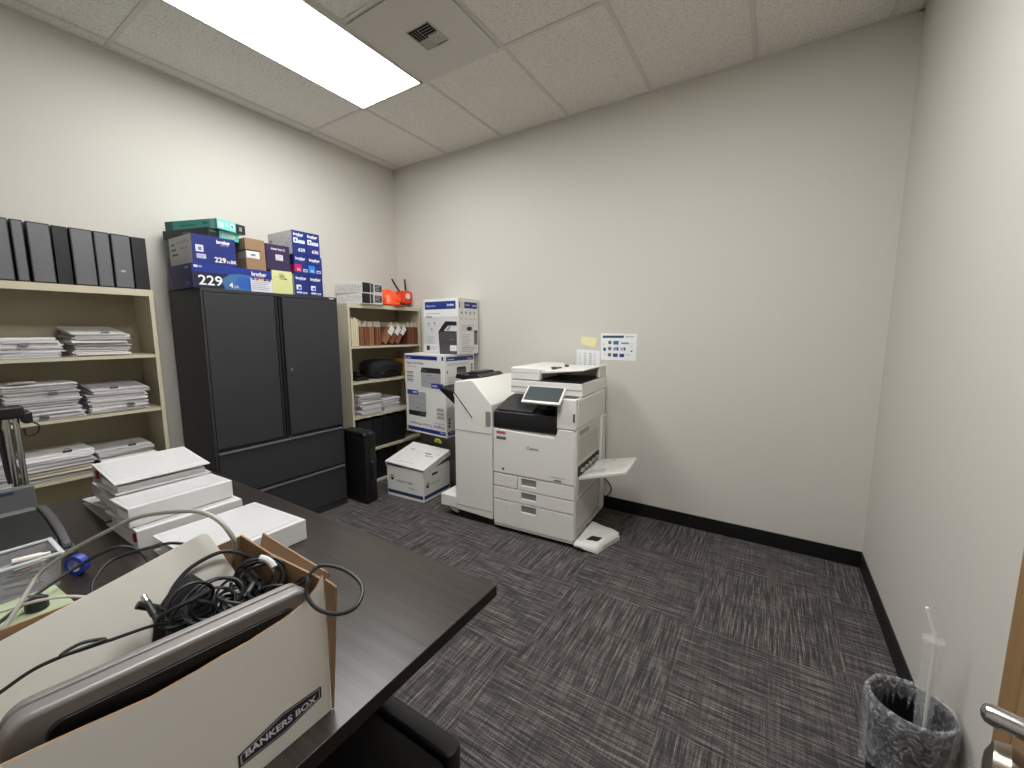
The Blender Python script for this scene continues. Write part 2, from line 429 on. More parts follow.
stack('middle-shelf paper pile nearest the cabinet', .318, -2.325, SH[1], .235, [.022, .026, .022, .028, .024], G, clips=(1, 4), tilts=(0, 0, 0, .004, .03), tints=['ece9e6', 'e6e3e4', 'ece9e6', 'e6e3e4', 'c4c1bc'])
stack('lower-shelf paper pile behind the chrome stand', .316, -2.84, SH[2], .2, [.03, .03, .034, .03], G, tilts=(0, .0, .01, .02))
stack('wide yellowish-bottomed paper pile on lower shelf', .318, -2.592, SH[2], .25, [.014, .018, .022, .022, .024, .022], G, clips=(5,), tints=['d9cfa8', 'ddd6bb', 'd8d3c8', 'd9d6d6', 'dddbe0', 'eae8e6'])
stack('lower-shelf paper pile behind the white binders', .318, -2.33, SH[2], .236, [.026, .028, .024, .022], G, clips=(3,), tints=['e6e0cf', 'e6e3e0', 'dcdadc', 'd8d5d0'])
bundle('small yellow note pad lying on the tall middle-shelf paper pile', .316, -2.68, SH[1] + .19, .07, .07, .006, None, .3, top='d9cf72', cat='note pad')
G = 'paper bundles on the corner bookcase'
stack('taller paper pile on the corner bookcase', .312, -.645, SH[2], .225, [.038, .036, .042, .030, .032], G, clips=())
stack('lower paper pile on the corner bookcase', .305, -.40, SH[2], .20, [.036, .03, .026, .026], G, clips=())

# ------------------------------------------------------------------ corner bookcase: folders, bag, top things
G = 'brown pocket folders on the corner bookcase'
BROWN = ['7b4a33', '6a3d2b', '8a5a40', '5f3727']
def pocket(label, y, th, lean=0, h=.168, paper_h=.225, white=False, i=0, x=.30):
    t = thing('pocket_folder', label, 'folder', (x, y, SH[0] + .0012 + abs(math.sin(lean))*th/2), 0, G); t.rotation_euler = (lean, 0, 0)
    br = M(BROWN[i % 4], .8, bump=.15, scale=80, var=.1)
    b = MB(); n = 5
    for k in range(n):
        a = -th/2 + k * th / n
        b.box(-.25, 0 if k % 2 else -.006, a, a + th/n * .72, 0, h - .004 * (k % 2), k % 2)
    b.build('pocket', [br, M(['a0684a', '8e5a40', 'a87650', '80503a'][i % 4], .8, bump=.15, scale=80, var=.1)], t)
    b = MB(); r = random.Random(label)
    for k in range(4):
        a = -th/2 + .004 + k * (th - .008)/4; b.box(-.24, -.012 - r.uniform(0, .012), a, a + (th - .008)/4*.6, .01, paper_h - r.uniform(0, .03), k % 2)
    b.build('papers', [M('cfc4a6', .8), PAPER2], t)
    if white: MB().box(-.002, .001, -th/2 + .002, th/2 - .002, h*.62, h*1.08).build('label_sticker', M('e6e6e4', .6), t)
    return t
LN = -math.radians(36)
pocket('thin brown pocket folder beside the cream one, standing upright', -.702, .044, 0, i=0)
pocket('second upright brown pocket folder from the open side', -.655, .046, 0, i=1)
pocket('upright brown pocket folder in the middle of the shelf', -.595, .06, 0, i=2)
pocket('upright brown pocket folder just before the slanting ones', -.52, .07, 0, i=1)
pocket('slanting brown pocket folder with a square white sticker, first of the three', -.455, .06, LN, white=True, i=2)
pocket('slanting brown pocket folder in the middle of the three slanting ones', -.375, .055, LN, i=1, white=True)
pocket('slanting brown pocket folder with a long white sticker, last of the three', -.305, .05, LN, white=True, i=0)
pocket('upright brown pocket folder just after the slanting ones', -.136, .045, 0, i=3)
pocket('upright brown pocket folder second from the corner wall', -.09, .04, 0, i=1)
pocket('upright brown pocket folder next to the corner wall', -.045, .04, 0, i=3)
t = thing('file_folder', 'thick cream file folder standing at the open end of the folder shelf', 'folder', (.312, -.78, SH[0] + .0008))
b = MB()
for k in range(7): b.box(-.25, -.002*(k % 2), -.04 + k*.011, -.04 + k*.011 + .009, 0, .245 - .006*((k*3) % 4))
b.build('folder_stock', M('d9cfb0', .8), t)

t = thing('carry_bag', 'black fabric carry bag lying on the second shelf of the corner bookcase', 'bag', (.18, -.40, SH[1] + .0012))
b = MB(); rr_ = random.Random(3)
n, m = 14, 8
def bagp(i, j):
    a = 2*PI*i/n; v = j/m
    r = math.sin(PI*min(max(v, .03), .97))**.18
    return Vector((math.copysign(abs(math.cos(a))**.4, math.cos(a))*.125*r, -.195 + .39*v, (.1 + .088*(1.12 - .3*v)*math.copysign(abs(math.sin(a))**.4, math.sin(a))*r) + .004*rr_.uniform(-1, 1)))
R = [[b._v(bagp(i, j)) for i in range(n)] for j in range(m + 1)]
zmin = min(v.co.z for q in R for v in q)
for q in R:
    for v in q: v.co.z -= zmin
for A, B in zip(R, R[1:]):
    for i in range(n): b._f([A[i], A[(i+1) % n], B[(i+1) % n], B[i]], 0)
b._f(R[0], 0); b._f(R[-1], 0)
b.build('bag_body', M('121213', .75, bump=.4, scale=120, var=.15), t, sharp=80)
MB().tube([(.13, -.12, .05), (.142, -.06, .085), (.142, .05, .085), (.13, .11, .05)], .007, 8).build('carry_handle', RUBBER, t)
t = thing('desk_phone', 'small black device with a cord at the open end of the second shelf', 'device', (.22, -.71, SH[1] + .0008))
MB().prism([(-.08, 0), (.07, 0), (.07, .03), (-.08, .075)], 'y', -.055, .055).build('body', BLACKP, t, bevel=.006)
b = MB(); b.box(-.07, .06, -.05, -.01, .0, .02, 0, Matrix.Translation((0, 0, .062)) @ Matrix.Rotation(.29, 4, 'Y')); b.build('handset', BLACKP, t, bevel=.006)
b = MB(); b.tube([(.06, .02, .02), (.078, .02, .02), (.082, .03, .01), (.08, .05, .006), (.075, .06, .006), (.05, .07, .006)], .003, 6); b.build('cord', RUBBER, t)
t = thing('manila_envelope', 'yellowish envelope lying behind the printer carton on the second shelf', 'envelope', (.19, -.125, SH[1] + .0008))
b = MB(); b.box(-.12, .12, -.07, .07, 0, .17); b.build('envelope_body', M('b98d3e', .8), t, bevel=.01)

# two long toner cartons
for k, l in enumerate(['lower long white and black carton on top of the corner bookcase', 'upper long white and black carton on top of the corner bookcase']):
    t = thing('toner_carton', l, 'carton', (.186, -.622, 1.6466 + k*.0925), .02 + .03*k, 'long cartons on the corner bookcase')
    hx_, w_, h_ = .172, .112, .091
    MB().box(-hx_, hx_, -w_, w_, 0, h_).build('carton', M('d2d1ce', .6), t, bevel=.002)
    p = Print((hx_, -w_, 0), (0, 1, 0), (0, 0, 1)); p.rect(.0, .006, .085, .082, '0f0f12').rect(.09, .008, .03, .078, '3d3d42').rect(.135, .018, .08, .06, '1c1c20').lines(.142, .066, .06, 4, .012, 'd0d0d0'); p.build('end_print', t)
    p = Print((-hx_, -w_, 0), (1, 0, 0), (0, 0, 1))
    for q in range(26): p.rect(.02 + .012*q, .02 + .006*((q*5) % 8), .008, .006 + .003*(q % 3), '6d6d6f')
    p.rect(.0, .004, .29, .003, '8a8a8a'); p.build('side_print', t)

ORANGE = M('f4551d', .35, var=.03)
t = thing('hard_hat', 'bright orange hard hat on top of the corner bookcase', 'hard hat', (.215, -.33, 1.6465), .3)
b = MB(); b.lathe([(.135, .0), (.14, .012), (.128, .02), (.12, .055), (.102, .095), (.07, .125), (.03, .14), (0, .142)], (0, 0, .006), 28, sx=.92, sy=.78, cap=False); b.build('shell', ORANGE, t, solid=.003, sharp=50)
b = MB(); b.prism([(.09, -.08), (.15, -.06), (.172, 0), (.15, .06), (.09, .08)], 'z', .004, .009); b.build('brim', ORANGE, t, bevel=.002)
b = MB()
for s in (-1, 0, 1): b.tube([(.115, s*.02, .05), (.09, s*.02, .098), (.03, s*.02, .146), (-.05, s*.02, .138), (-.1, s*.02, .085)], .008, 8)
b.build('crown_rib', ORANGE, t)
t = thing('marking_tool', 'red-orange tool with two black rods standing beside the hard hat', 'tool', (.17, -.078, 1.6465), .05)
MB().lathe([(.0, 0), (.075, 0), (.078, .008), (.06, .02), (.05, .035), (0, .036)], (0, 0, 0), 24, cap=False).build('base', STEEL, t)
b = MB(); b.box(-.06, .06, -.065, .055, .037, .165); b.build('body', M('e23f1b', .4), t, bevel=.014, seg=3)
b = MB(); b.lathe([(0, .061), (.03, .061), (.03, .07), (0, .072)], (0, -.01, .11), 18, axis='x', cap=False); b.build('badge', M('f0d9cf', .5), t)
b = MB(); b.tube([(0, -.05, .15), (-.02, -.085, .21), (-.03, -.125, .275)], .0085, 8, sub=1); b.tube([(0, .03, .15), (0, .025, .22), (0, .02, .285)], .009, 8, sub=1); b.build('rod', BLACKP, t)
b = MB(); b.box(-.03, .03, -.08, -.065, .05, .12); b.build('side_knob', M('e8612f', .4), t, bevel=.006)

# ------------------------------------------------------------------ storage cabinet
t = thing('storage_cabinet', 'tall charcoal metal cabinet with two doors above two drawers', 'cabinet', (.02, -1.511, 0))
w, D, HT = .4525, .461, 1.668
b = MB(); b.box(0, D - .022, -w, w, 0, HT); b.build('carcass', CHAR, t, bevel=.002)
b = MB(); b.box(D - .022, D, -w, w, HT - .022, HT).box(D - .022, D - .002, -w, -w + .012, .0, HT - .022).box(D - .022, D - .002, w - .012, w, 0, HT - .022).box(D - .022, D - .006, -w + .012, w - .012, 0, .045)
b.build('front_frame', CHAR, t, bevel=.0015)
def dbox(y0, y1, z0, z1, name, mat=CHAR, x0=D - .021, x1=D + .001): return MB().box(x0, x1, y0, y1, z0, z1).build(name, mat, t, bevel=.003)
d1 = dbox(-w + .014, -.026, .672, HT - .026, 'door')
MB().box(D - .02, D - .006, -.024, -.004, .674, HT - .028).box(D-.004, D + .006, -.0255, -.020, .674, HT - .028).build('pull_channel', M('1b1b1e', .45), d1)
d2 = dbox(.026, w - .014, .672, HT - .026, 'door')
MB().box(D - .02, D - .006, .004, .024, .674, HT - .028).box(D-.004, D + .006, .020, .0255, .674, HT - .028).build('pull_channel', M('1b1b1e', .45), d2)
MB().lathe([(0, 0), (.009, 0), (.009, .004), (0, .005)], (D + .001, .06, 1.14), 16, axis='x', cap=False).build('lock', M('a8a8aa', .3, 1), d2)
for z0, z1 in ((.352, .652), (.05, .34)):
    q = dbox(-w + .014, w - .014, z0, z1 - .018, 'drawer')
    b = MB(); b.prism([(D - .015, z1 - .016), (D + .012, z1 - .016), (D + .014, z1 - .010), (D + .010, z1 - .004), (D - .015, z1 - .002)], 'y', -w + .014, w - .014)
    b.build('pull_lip', M('55555b', .38), q)
MB().lathe([(0, 0), (.008, 0), (.008, .004), (0, .005)], (D - .0, .02, .662), 16, axis='x', cap=False).build('lock', M('8a8a8c', .3, 1), t)
MB().box(D, D + .0012, w - .065, w - .03, HT - .016, HT - .006).build('name_plate', M('c8c8ca', .3), t)

# ------------------------------------------------------------------ cartons on the cabinet
ZC = 1.6685
def carton(name, label, x0, x1, y0, y1, z0, z1, col, cat='box', group=None, rz=0, bevel=.0015):
    t = thing(name, label, cat, ((x0+x1)/2, (y0+y1)/2, z0), rz, group)
    a, b2 = (x1-x0)/2, (y1-y0)/2
    MB().box(-a, a, -b2, b2, 0, z1 - z0).build('carton', M(col, .5, var=.02) if isinstance(col, str) else col, t, bevel=bevel)
    return t, a, b2, z1 - z0
def front(a, b2): return Print((a, -b2, 0), (0, 1, 0), (0, 0, 1))
def side(a, b2): return Print((-a, -b2, 0), (1, 0, 0), (0, 0, 1))
WHT = 'f0f0f0'
# 229 four-pack
t, a, b2, h = carton('toner_box', 'long navy toner box marked 229, lying lowest on the cabinet edge', .12, .452, -1.985, -1.53, ZC, ZC + .142, NAVY)
p = front(a, b2); p.rect(0, .0, .455, .095, '14193a').rect(.0, .094, .455, .05, '1a2f8a')
p.poly([(.17, .0), (.33, .0), (.33, .1), (.26, .104), (.2, .095), (.15, .06)], '3c6f9f'); p.poly([(.22, .03), (.33, .0), (.33, .09), (.25, .085)], '2f63b8')
for q in range(9):
    for r_ in range(6): p.disc(.245 + q*.009, .02 + r_*.011, .002, '224c94', 6)
p.rect(.318, .002, .137, .085, 'd9dbe2')
for q, c_ in enumerate(('1f6fb0', 'd2304f', 'e0b626', '222222', '222222')): p.rect(.325 + q*.025, .075, .02, .011, c_)
p.lines(.325, .064, .115, 5, .012, '8a8fa3')
p.text('229', .025, .02, .08, WHT, .015, w=.128).text('4', .19, .014, .045, WHT, .02).text('pk', .217, .014, .028, 'b8bcc8', .02).text('brother', .325, .103, .036, WHT, .03, w=.095).text('at your side', .34, .092, .012, 'c9d0ee', .0, w=.06)
p.rect(.008, .118, .02, .014, 'cfd3e4').rect(.032, .12, .018, .01, '9aa3cf')
p.build('front_print', t)
p = side(a, b2); p.rect(0, 0, .332, .142, '2c2f5e').text('214', .24, .02, .03, '8f93b4', .01).rect(.24, .115, .05, .012, '8f93b4').rect(.015, .03, .012, .05, '7b7fa6').rect(.015, .012, .015, .01, '9fa3c0'); p.build('end_print', t)
# 229 XL
t, a, b2, h = carton('toner_box', 'navy toner box with pale grey end resting on the long 229 box', .13, .45, -1.972, -1.738, ZC + .1425, ZC + .3115, NAVY)
p = front(a, b2); p.text('brother', .13, .132, .03, WHT, .03, w=.075).text('at your side', .15, .122, .010, 'c9d0ee', .0, w=.045).rect(.018, .07, .04, .04, 'd5d8e6').rect(.03, .078, .018, .02, '7080b0').rect(.02, .032, .048, .026, 'c3c8de').lines(.024, .05, .04, 3, .007, '34407e')
p.text('229', .112, .02, .042, WHT, .02, w=.062).text('XL', .176, .02, .02, WHT, .01).text('BK', .2, .02, .028, WHT, .02); p.build('front_print', t)
p = side(a, b2); p.rect(0, 0, .32, .169, 'b9b8b9')
for q in range(3): p.rect(.03, .12 - q*.03, .05 + .02*q, .012, '4a4a52')
for q in range(7): p.rect(.12 + q*.025, .125 + .004*(q % 3), .014, .008, '6d6d75').rect(.16 + (q % 5)*.025, .09 + .003*(q % 2), .014, .008, '7d7d85')
p.lines(.2, .04, .08, 3, .01, '8d8d93'); p.build('end_print', t)
# teal boxes
TEAL = '4aa899'
t = thing('toner_box', 'lower flat teal and black toner box on the pale-ended navy box', 'box', (.235, -1.834, ZC + .3128), .27, 'teal toner boxes')
MB().box(-.19, .19, -.1, .1, 0, .052).build('carton', M(TEAL, .5), t, bevel=.0015)
p = Print((.19, -.1, 0), (0, 1, 0), (0, 0, 1)); p.rect(0, 0, .07, .052, '17181a').rect(.07, .0, .13, .052, '5cc0b2').rect(.088, .014, .085, .026, 'b3c9bd').lines(.092, .034, .075, 3, .008, '6f8f86').rect(.01, .03, .04, .008, '4d6f6c'); p.build('front_print', t)
p = Print((-.19, -.1, 0), (1, 0, 0), (0, 0, 1)); p.rect(0, 0, .38, .052, '1c1d1f').rect(.17, .02, .06, .014, '5a5a5c'); p.build('end_print', t)
t = thing('toner_box', 'upper teal toner box skewed across the top of the pile', 'box', (.236, -1.805, ZC + .3658), .34, 'teal toner boxes')
MB().box(-.2, .2, -.1, .1, 0, .058).build('carton', M(TEAL, .5), t, bevel=.0015)
p = Print((.2, -.1, 0), (0, 1, 0), (0, 0, 1)); p.rect(0, 0, .13, .058, '78cfc3').rect(.13, 0, .07, .058, '1e1f22').rect(.012, .012, .032, .03, 'c8e3df').rect(.055, .018, .02, .028, 'a9d8d0').rect(.09, .014, .03, .032, 'd0e8e2').rect(.097, .02, .014, .02, '4f9f96').rect(.155, .016, .02, .026, '8a8d90'); p.build('front_print', t)
p = Print((-.2, -.1, 0), (1, 0, 0), (0, 0, 1)); p.rect(0, 0, .4, .058, '37877c').rect(.0, .0, .06, .058, '1f4a48').rect(.12, .024, .12, .008, '1d5c55').rect(.35, .0, .035, .058, '6b9c94').rect(.29, .03, .04, .012, '1d5c55'); p.build('end_print', t)
# kraft and purple boxes, green box
t, a, b2, h = carton('kraft_box', 'plain brown cardboard box with a white address label on the pile', .21, .452, -1.68, -1.558, ZC + .143, ZC + .34, CARD)
p = front(a, b2); p.rect(0, .118, .09, .008, '22201e').rect(.004, .072, .08, .045, 'dfdfdb').rect(.03, .088, .03, .012, '58808a').lines(.008, .078, .06, 2, .006, 'a0a0a0'); p.build('address_label', t)
p = side(a, b2); p.rect(.14, .07, .1, .045, '9a9a94').rect(.12, .118, .122, .008, '1e1c1a'); p.build('side_tape', t)
t, a, b2, h = carton('toner_box', 'dark purple toner box with a small white label, beside the kraft box', .20, .452, -1.553, -1.392, ZC + .157, ZC + .328, '34254a')
p = front(a, b2); p.text('toner box', .035, .135, .022, 'e6e0ee', .025, w=.075).disc(.122, .14, .008, 'd9d0e4', 14).disc(.122, .14, .005, '34254a', 14).rect(.062, .068, .05, .038, 'd8d6dc').lines(.066, .097, .04, 4, .008, '8c8794').rect(.125, .07, .028, .003, '56496b').rect(.13, .055, .018, .003, '56496b'); p.build('front_print', t)
t, a, b2, h = carton('toner_box', 'pale yellow-green box standing under the purple box', .22, .452, -1.525, -1.384, ZC, ZC + .1565, 'd4d999')
p = front(a, b2); p.disc(.068, .118, .021, '1f221c', 20).disc(.068, .118, .0185, 'd4d999', 20).disc(.068, .118, .012, '1f221c', 16).disc(.068, .118, .006, 'd4d999', 12).rect(.084, .098, .018, .008, '3a3c32').rect(.012, .11, .02, .004, 'a9b05c').lines(.02, .08, .1, 4, .018, 'bfc66e', .1); p.build('front_print', t)
# six upright boxes
G = 'six small navy toner boxes stacked by the cabinet end'
six = [(-1.275, -1.147, 0, 0, None, 'bottom'), (-1.145+.0, -1.05+.0, 0, 0, None, 'bottom')]
rows = [(0, .148, (-1.372, -1.262, -1.150), None, 'bottom row'), (.1485, .137, (-1.365, -1.262, -1.148), ('c2185b', '1e7fd0'), 'middle row'), (.286, .166, (-1.37, -1.266, -1.158), None, 'top row')]
for dz, hh_, ys, cols, rl in rows:
    for k in range(2):
        side_l = 'nearer the green box' if k == 0 else 'at the outer end'
        l = 'navy toner box in the %s of the six, %s' % (rl, side_l)
        if cols: l = 'navy toner box with a %s square, in the middle row of six' % ('magenta' if k == 0 else 'cyan')
        t, a, b2, h = carton('toner_box', l, .14, .452, ys[k] + .001, ys[k+1] - .001, ZC + dz + .0004, ZC + dz + hh_, NAVY, group=G)
        wf = 2 * b2; p = front(a, b2)
        p.text('brother', .012, h - .034, .027, WHT, .03, w=wf - .028).rect(.03, h - .04, wf - .06, .003, 'aeb6df')
        if cols:
            p.rect(.004, .018, .05, .052, cols[k]).text('XL', .02, .026, .022, 'f3d7e2' if k == 0 else 'd5e8f8', .02).rect(.066, .02, .032, .02, 'c9cee6').rect(.072, .024, .02, .01, '2a3a86')
        elif dz > .2:
            p.rect(.012, h - .085, .03, .034, WHT).rect(.02, h - .078, .014, .02, '4a5aa6').rect(.046, h - .085, .048, .022, 'dfe2f0').lines(.05, h - .07, .04, 2, .008, '33407e').text('630', .042, .024, .032, WHT, .02, w=.05)
        else:
            p.rect(.014, .04, .036, .034, 'e8eaf4').rect(.026, .044, .02, .018, '4a5aa6').rect(.014, .014, .04, .012, 'ccd1ea').text('229', .06, .012, .018, WHT, .02, w=.032)
        p.build('front_print', t)
        if k == 0:
            p = side(a, b2)
            if dz > .2:
                p.rect(0, 0, .312, h, 'bdbcbc')
                for q in range(8): p.rect(.16 + (q*.037) % .13, .04 + .02*(q % 5), .016, .008, '7a7a80')
                p.rect(.02, .1, .04, .018, '77777c')
            elif cols: p.rect(0, 0, .312, h, '1c2157').rect(.23, .01, .082, .055, 'a3164c')
            else: p.rect(0, 0, .312, h, 'b4b6b4').lines(.2, .1, .08, 5, .02, '8b8d8b')
            p.build('side_print', t)

# ------------------------------------------------------------------ printer cartons in the corner
t = thing('file_cabinet', 'low grey file cabinet in the corner carrying the three printer cartons', 'cabinet', (.78, -.15, 0))
MB().box(-.235, .235, -.13, .138, 0, .478).build('carcass', M('77766f', .55, var=.03), t, bevel=.003)
for z0 in (.03, .255):
    q = MB().box(-.222, .222, -.142, -.1305, z0, z0 + .205).build('drawer', M('7d7c75', .5, var=.03), t, bevel=.003)
    MB().box(-.05, .05, -.149, -.1425, z0 + .15, z0 + .165).build('pull', STEEL, q, bevel=.002)
ZB = .4795
def pfront(a, b2): return Print((-a, -b2, 0), (1, 0, 0), (0, 0, 1))
def pright(a, b2): return Print((a, -b2, 0), (0, 1, 0), (0, 0, 1))
DK = '3a3b44'
def colour_carton(label, x0, x1, y0, y1, z0, z1, flip, rz):
    t, a, b2, h = carton('printer_carton', label, x0, x1, y0, y1, z0, z1, CARTON, 'carton', None, rz)
    w = 2*a
    if not flip: p = pfront(a, b2)
    else: p = Print((a, -b2, h), (-1, 0, 0), (0, 0, -1)); 
    p.rect(.012, h - .05, w - .03, .034, '1d2f7c').text('brother', .03, h - .042, .018, 'e8ebf5', .02)
    if not flip: p.rect(w - .095, h - .058, .055, .044, 'eceae4')
    p.text('Digital Color Printer', .025, h - .094, .034, '33415f', .008, w=.24 if not flip else .46)
    p.lines(.03, h - .118, .13, 1, .02, '9a9aa0')
    for q in range(3): p.rect(.03, h - .175 - .035*q, .09, .012, '8b8c92').rect(.03, h - .188 - .035*q, .08, .008, 'b0b1b6')
    px, yy, pw, ph = (.225, .02, .255, .13) if not flip else (.257, .03, .243, .18)
    p.rect(px, yy, pw, ph, 'a9aaad'); p.poly([(px - .004, yy + ph), (px + pw + .004, yy + ph), (px + pw - .004, yy + ph + .045), (px + .012, yy + ph + .045)], '26272c')
    p.rect(px + .012, yy + ph*.62, pw - .024, .003, '8d8e92').rect(px + .012, yy + ph*.3, pw - .024, .003, '8d8e92').rect(px + .02, yy + ph + .012, .06, .016, '50525c').rect(px + .09, yy + ph*.8, .05, .006, '707178')
    p.rect(w - .175, .018, .15, .042, '27398a').rect(w - .16, .03, .06, .014, 'c5cbe6')
    p.build('front_print', t)
    if not flip: p = pright(a, b2)
    else: p = Print((a, b2, h), (0, -1, 0), (0, 0, -1))
    d = 2*b2
    p.rect(.015, h - .055, d - .03, .036, '1d2f7c').text('brother', d - .09, h - .046, .018, 'e8ebf5', .02).rect(.03, h - .045, .08, .008, 'aab3da')
    p.lines(.03, h - .08, d - .1, 2, .014, '8d8e94').rect(.14, h - .165, .12, .05, '5d5e63').rect(.15, h - .135, .1, .025, '2e2f34').rect(.02, h - .16, .012, .02, '3c3d46')
    for q in range(3): p.rect(d - .045, h - .11 - q*.03, .022, .02, '4a4b52')
    p.lines(.03, h - .2, .14, 4, .02, '9a9ba0'); p.build('side_print', t)
    return t
colour_carton('printer carton standing upside down at the bottom of the stack of three', .489, 1.026, -.399, -.031, ZB, ZB + .412, True, -.08)
colour_carton('middle printer carton of the three, with a printed grey colour printer', .4865, 1.0215, -.399, -.029, ZB + .413, ZB + .727, False, -.08)
t, a, b2, h = carton('printer_carton', 'tall printer carton topping the stack, showing a black printer picture', .656, 1.062, -.30, -.02, ZB + .728, ZB + 1.215, CARTON, 'carton')
w = 2*a; p = pfront(a, b2)
p.rect(.0, 0, w, .33, 'cfcfd0').rect(.018, h - .092, w - .045, .068, '1d3583').text('brother', w - .125, h - .066, .03, 'f0f2fa', .03, w=.08).text('All-in-One', .035, h - .068, .022, 'dfe4f5', .01, w=.11)
p.lines(.03, h - .13, .17, 1, .016, '9a9ba2').text('Printer', .03, h - .165, .026, '4a4a58', .02)
for q, (x, y) in enumerate(((.055, .26), (.125, .265), (.09, .21))): p.rect(x, y, .014, .018, '6f7076').rect(x - .006, y - .016, .03, .004, 'a0a0a5')
p.poly([(.19, .0), (w - .018, .0), (w - .018, .19), (.175, .2)], '4b4a4c').poly([(.175, .2), (w - .018, .19), (w - .018, .285), (.26, .29)], '1e1e20').poly([(.24, .205), (w - .018, .2), (w - .018, .25), (.29, .25)], 'cdd0d4').poly([(.262, .21), (.3, .208), (.325, .245), (.3, .246)], '8d8f96')
p.rect(.187, .1, w - .205, .003, '333335').rect(.31, .13, .05, .004, '8e8e90').rect(.31, .03, .075, .05, 'e6e6e6').lines(.32, .055, .04, 2, .01, '8a8a8a')
p.lines(.03, .15, .1, 4, .018, '9fb0ae').rect(.0, .02, .17, .065, 'dedee0').rect(.03, .03, .04, .042, '333338').lines(.075, .06, .09, 3, .012, '77787e')
p.build('front_print', t)
p = pright(a, b2); d = 2*b2
p.rect(.015, h - .085, d - .03, .055, '1d2f7c').rect(.025, h - .09, .06, .06, 'd8dad0').text('brother', d - .085, h - .066, .024, 'e6eaf6', .02, w=.06).rect(.1, h - .062, .06, .01, 'a9b3da')
for q in range(4): p.rect(.04 + .06*q, h - .135, .014, .02, '4c4d54').rect(.035 + .06*q, h - .18, .024, .006, '7e7f86')
p.lines(.04, h - .235, d - .1, 4, .016, '9c9da2').disc(.15, .225, .038, '26272b', 18, .018).rect(.215, .08, .05, .13, '6f7074').rect(.22, .19, .045, .014, '2a2a2e').lines(.04, .17, .12, 8, .016, 'a2a3a8').lines(.04, .055, d - .07, 3, .016, '8f9096')
p.build('side_print', t)

# ------------------------------------------------------------------ white storage box on the floor
t = thing('storage_box', 'white cardboard storage box with a blue base stripe on the carpet', 'box', (.80, -.56, 0), .06)
a, b2, h = .204, .175, .262
b = MB(); e = .005
b.box(-a, a, -b2, -b2 + e, 0, h).box(-a, a, b2 - e, b2, 0, h).box(-a, -a + e, -b2 + e, b2 - e, 0, h).box(a - e, a, -b2 + e, b2 - e, 0, h).box(-a + e, a - e, -b2 + e, b2 - e, 0, e)
b.build('box_walls', CARTON, t)
L = MB(); tl = Matrix.Translation((0, .0, .305)) @ Matrix.Rotation(math.radians(13), 4, 'X') @ Matrix.Rotation(math.radians(3), 4, 'Y')
la, lb = a + .008, b2 + .009
L.box(-la, la, -lb, lb, .024, .028, 0, tl)
for s in (-1, 1): L.box(-la, la, s*lb - (.004 if s > 0 else 0), s*lb + (.004 if s < 0 else 0), -.02 if s > 0 else .016, .024, 0, tl); L.box(s*la - (.004 if s > 0 else 0), s*la + (.004 if s < 0 else 0), -lb, lb, -.02, .024, 0, tl)
lid = L.build('lid', M('e4e3e0', .6, var=.015), t)
o0 = tl @ Vector((-la, -lb, .0282)); u_ = (tl.to_3x3() @ Vector((1, 0, 0))); v_ = (tl.to_3x3() @ Vector((0, 1, 0)))
p = Print(o0, u_, v_)
p.rect(.05, .09, .17, .14, 'd6d5d2').rect(.055, .095, .16, .13, 'e2e1de').rect(.07, .25, .05, .01, '8a8a88').rect(.25, .23, .07, .014, '5a5a5c').rect(.28, .195, .04, .012, '6c6c6e').rect(.33, .2, .03, .01, '8c8c8e').rect(.35, .25, .05, .004, '9c9c9c').rect(.12, .05, .16, .006, 'c2b48c').rect(.06, .035, .1, .004, 'b9b9b7')
p.build('lid_print', lid)
def balloon(p, x, y, s):
    p.poly([(x - s, y + .15*s), (x - .5*s, y + .85*s), (x + .5*s, y + 1.0*s), (x + s, y + .5*s), (x + .1*s, y + .2*s)], 'cf9a45')
    p.poly([(x - s, y + .1*s), (x + .05*s, y - .1*s), (x + s, y + .3*s), (x + .35*s, y - 1.1*s), (x - .3*s, y - .9*s)], '1c2540')
p = Print((-a, -b2, 0), (1, 0, 0), (0, 0, 1)); p.rect(.005, .022, 2*a - .012, .03, '1e3f5c'); balloon(p, .06, .165, .026)
p.text('remarke legn', .10, .135, .03, '55565e', .005, w=.19).rect(.235, .095, .075, .006, 'a5a6aa').rect(.27, .088, .05, .004, 'b5b6ba'); p.build('front_print', t)
p = Print((a, -b2, 0), (0, 1, 0), (0, 0, 1)); p.rect(.008, .022, 2*b2 - .016, .03, '1e3f5c'); balloon(p, .05, .135, .026); p.text('remarke', .085, .125, .026, '8a8b90', .0, w=.13)
p.poly([(.11, .2), (.18, .2), (.185, .21), (.18, .22), (.11, .22), (.105, .21)], '2a2826'); p.build('side_print', t)
t = thing('scrap', 'small yellow-green crumpled scrap on the back edge of the white storage box lid', 'scrap', (.885, -.40, .402))
b = MB()
for k in range(7):
    r_ = random.Random(k); b.lathe([(0, -.018), (.012, -.012), (.018, 0), (.012, .012), (0, .018)], (r_.uniform(-.025, .025), r_.uniform(-.006, .006), .022 + r_.uniform(0, .02)), 8, cap=False)
b.build('scrap_body', M('a9a83a', .8, bump=.6, scale=150, var=.35), t, sharp=60)

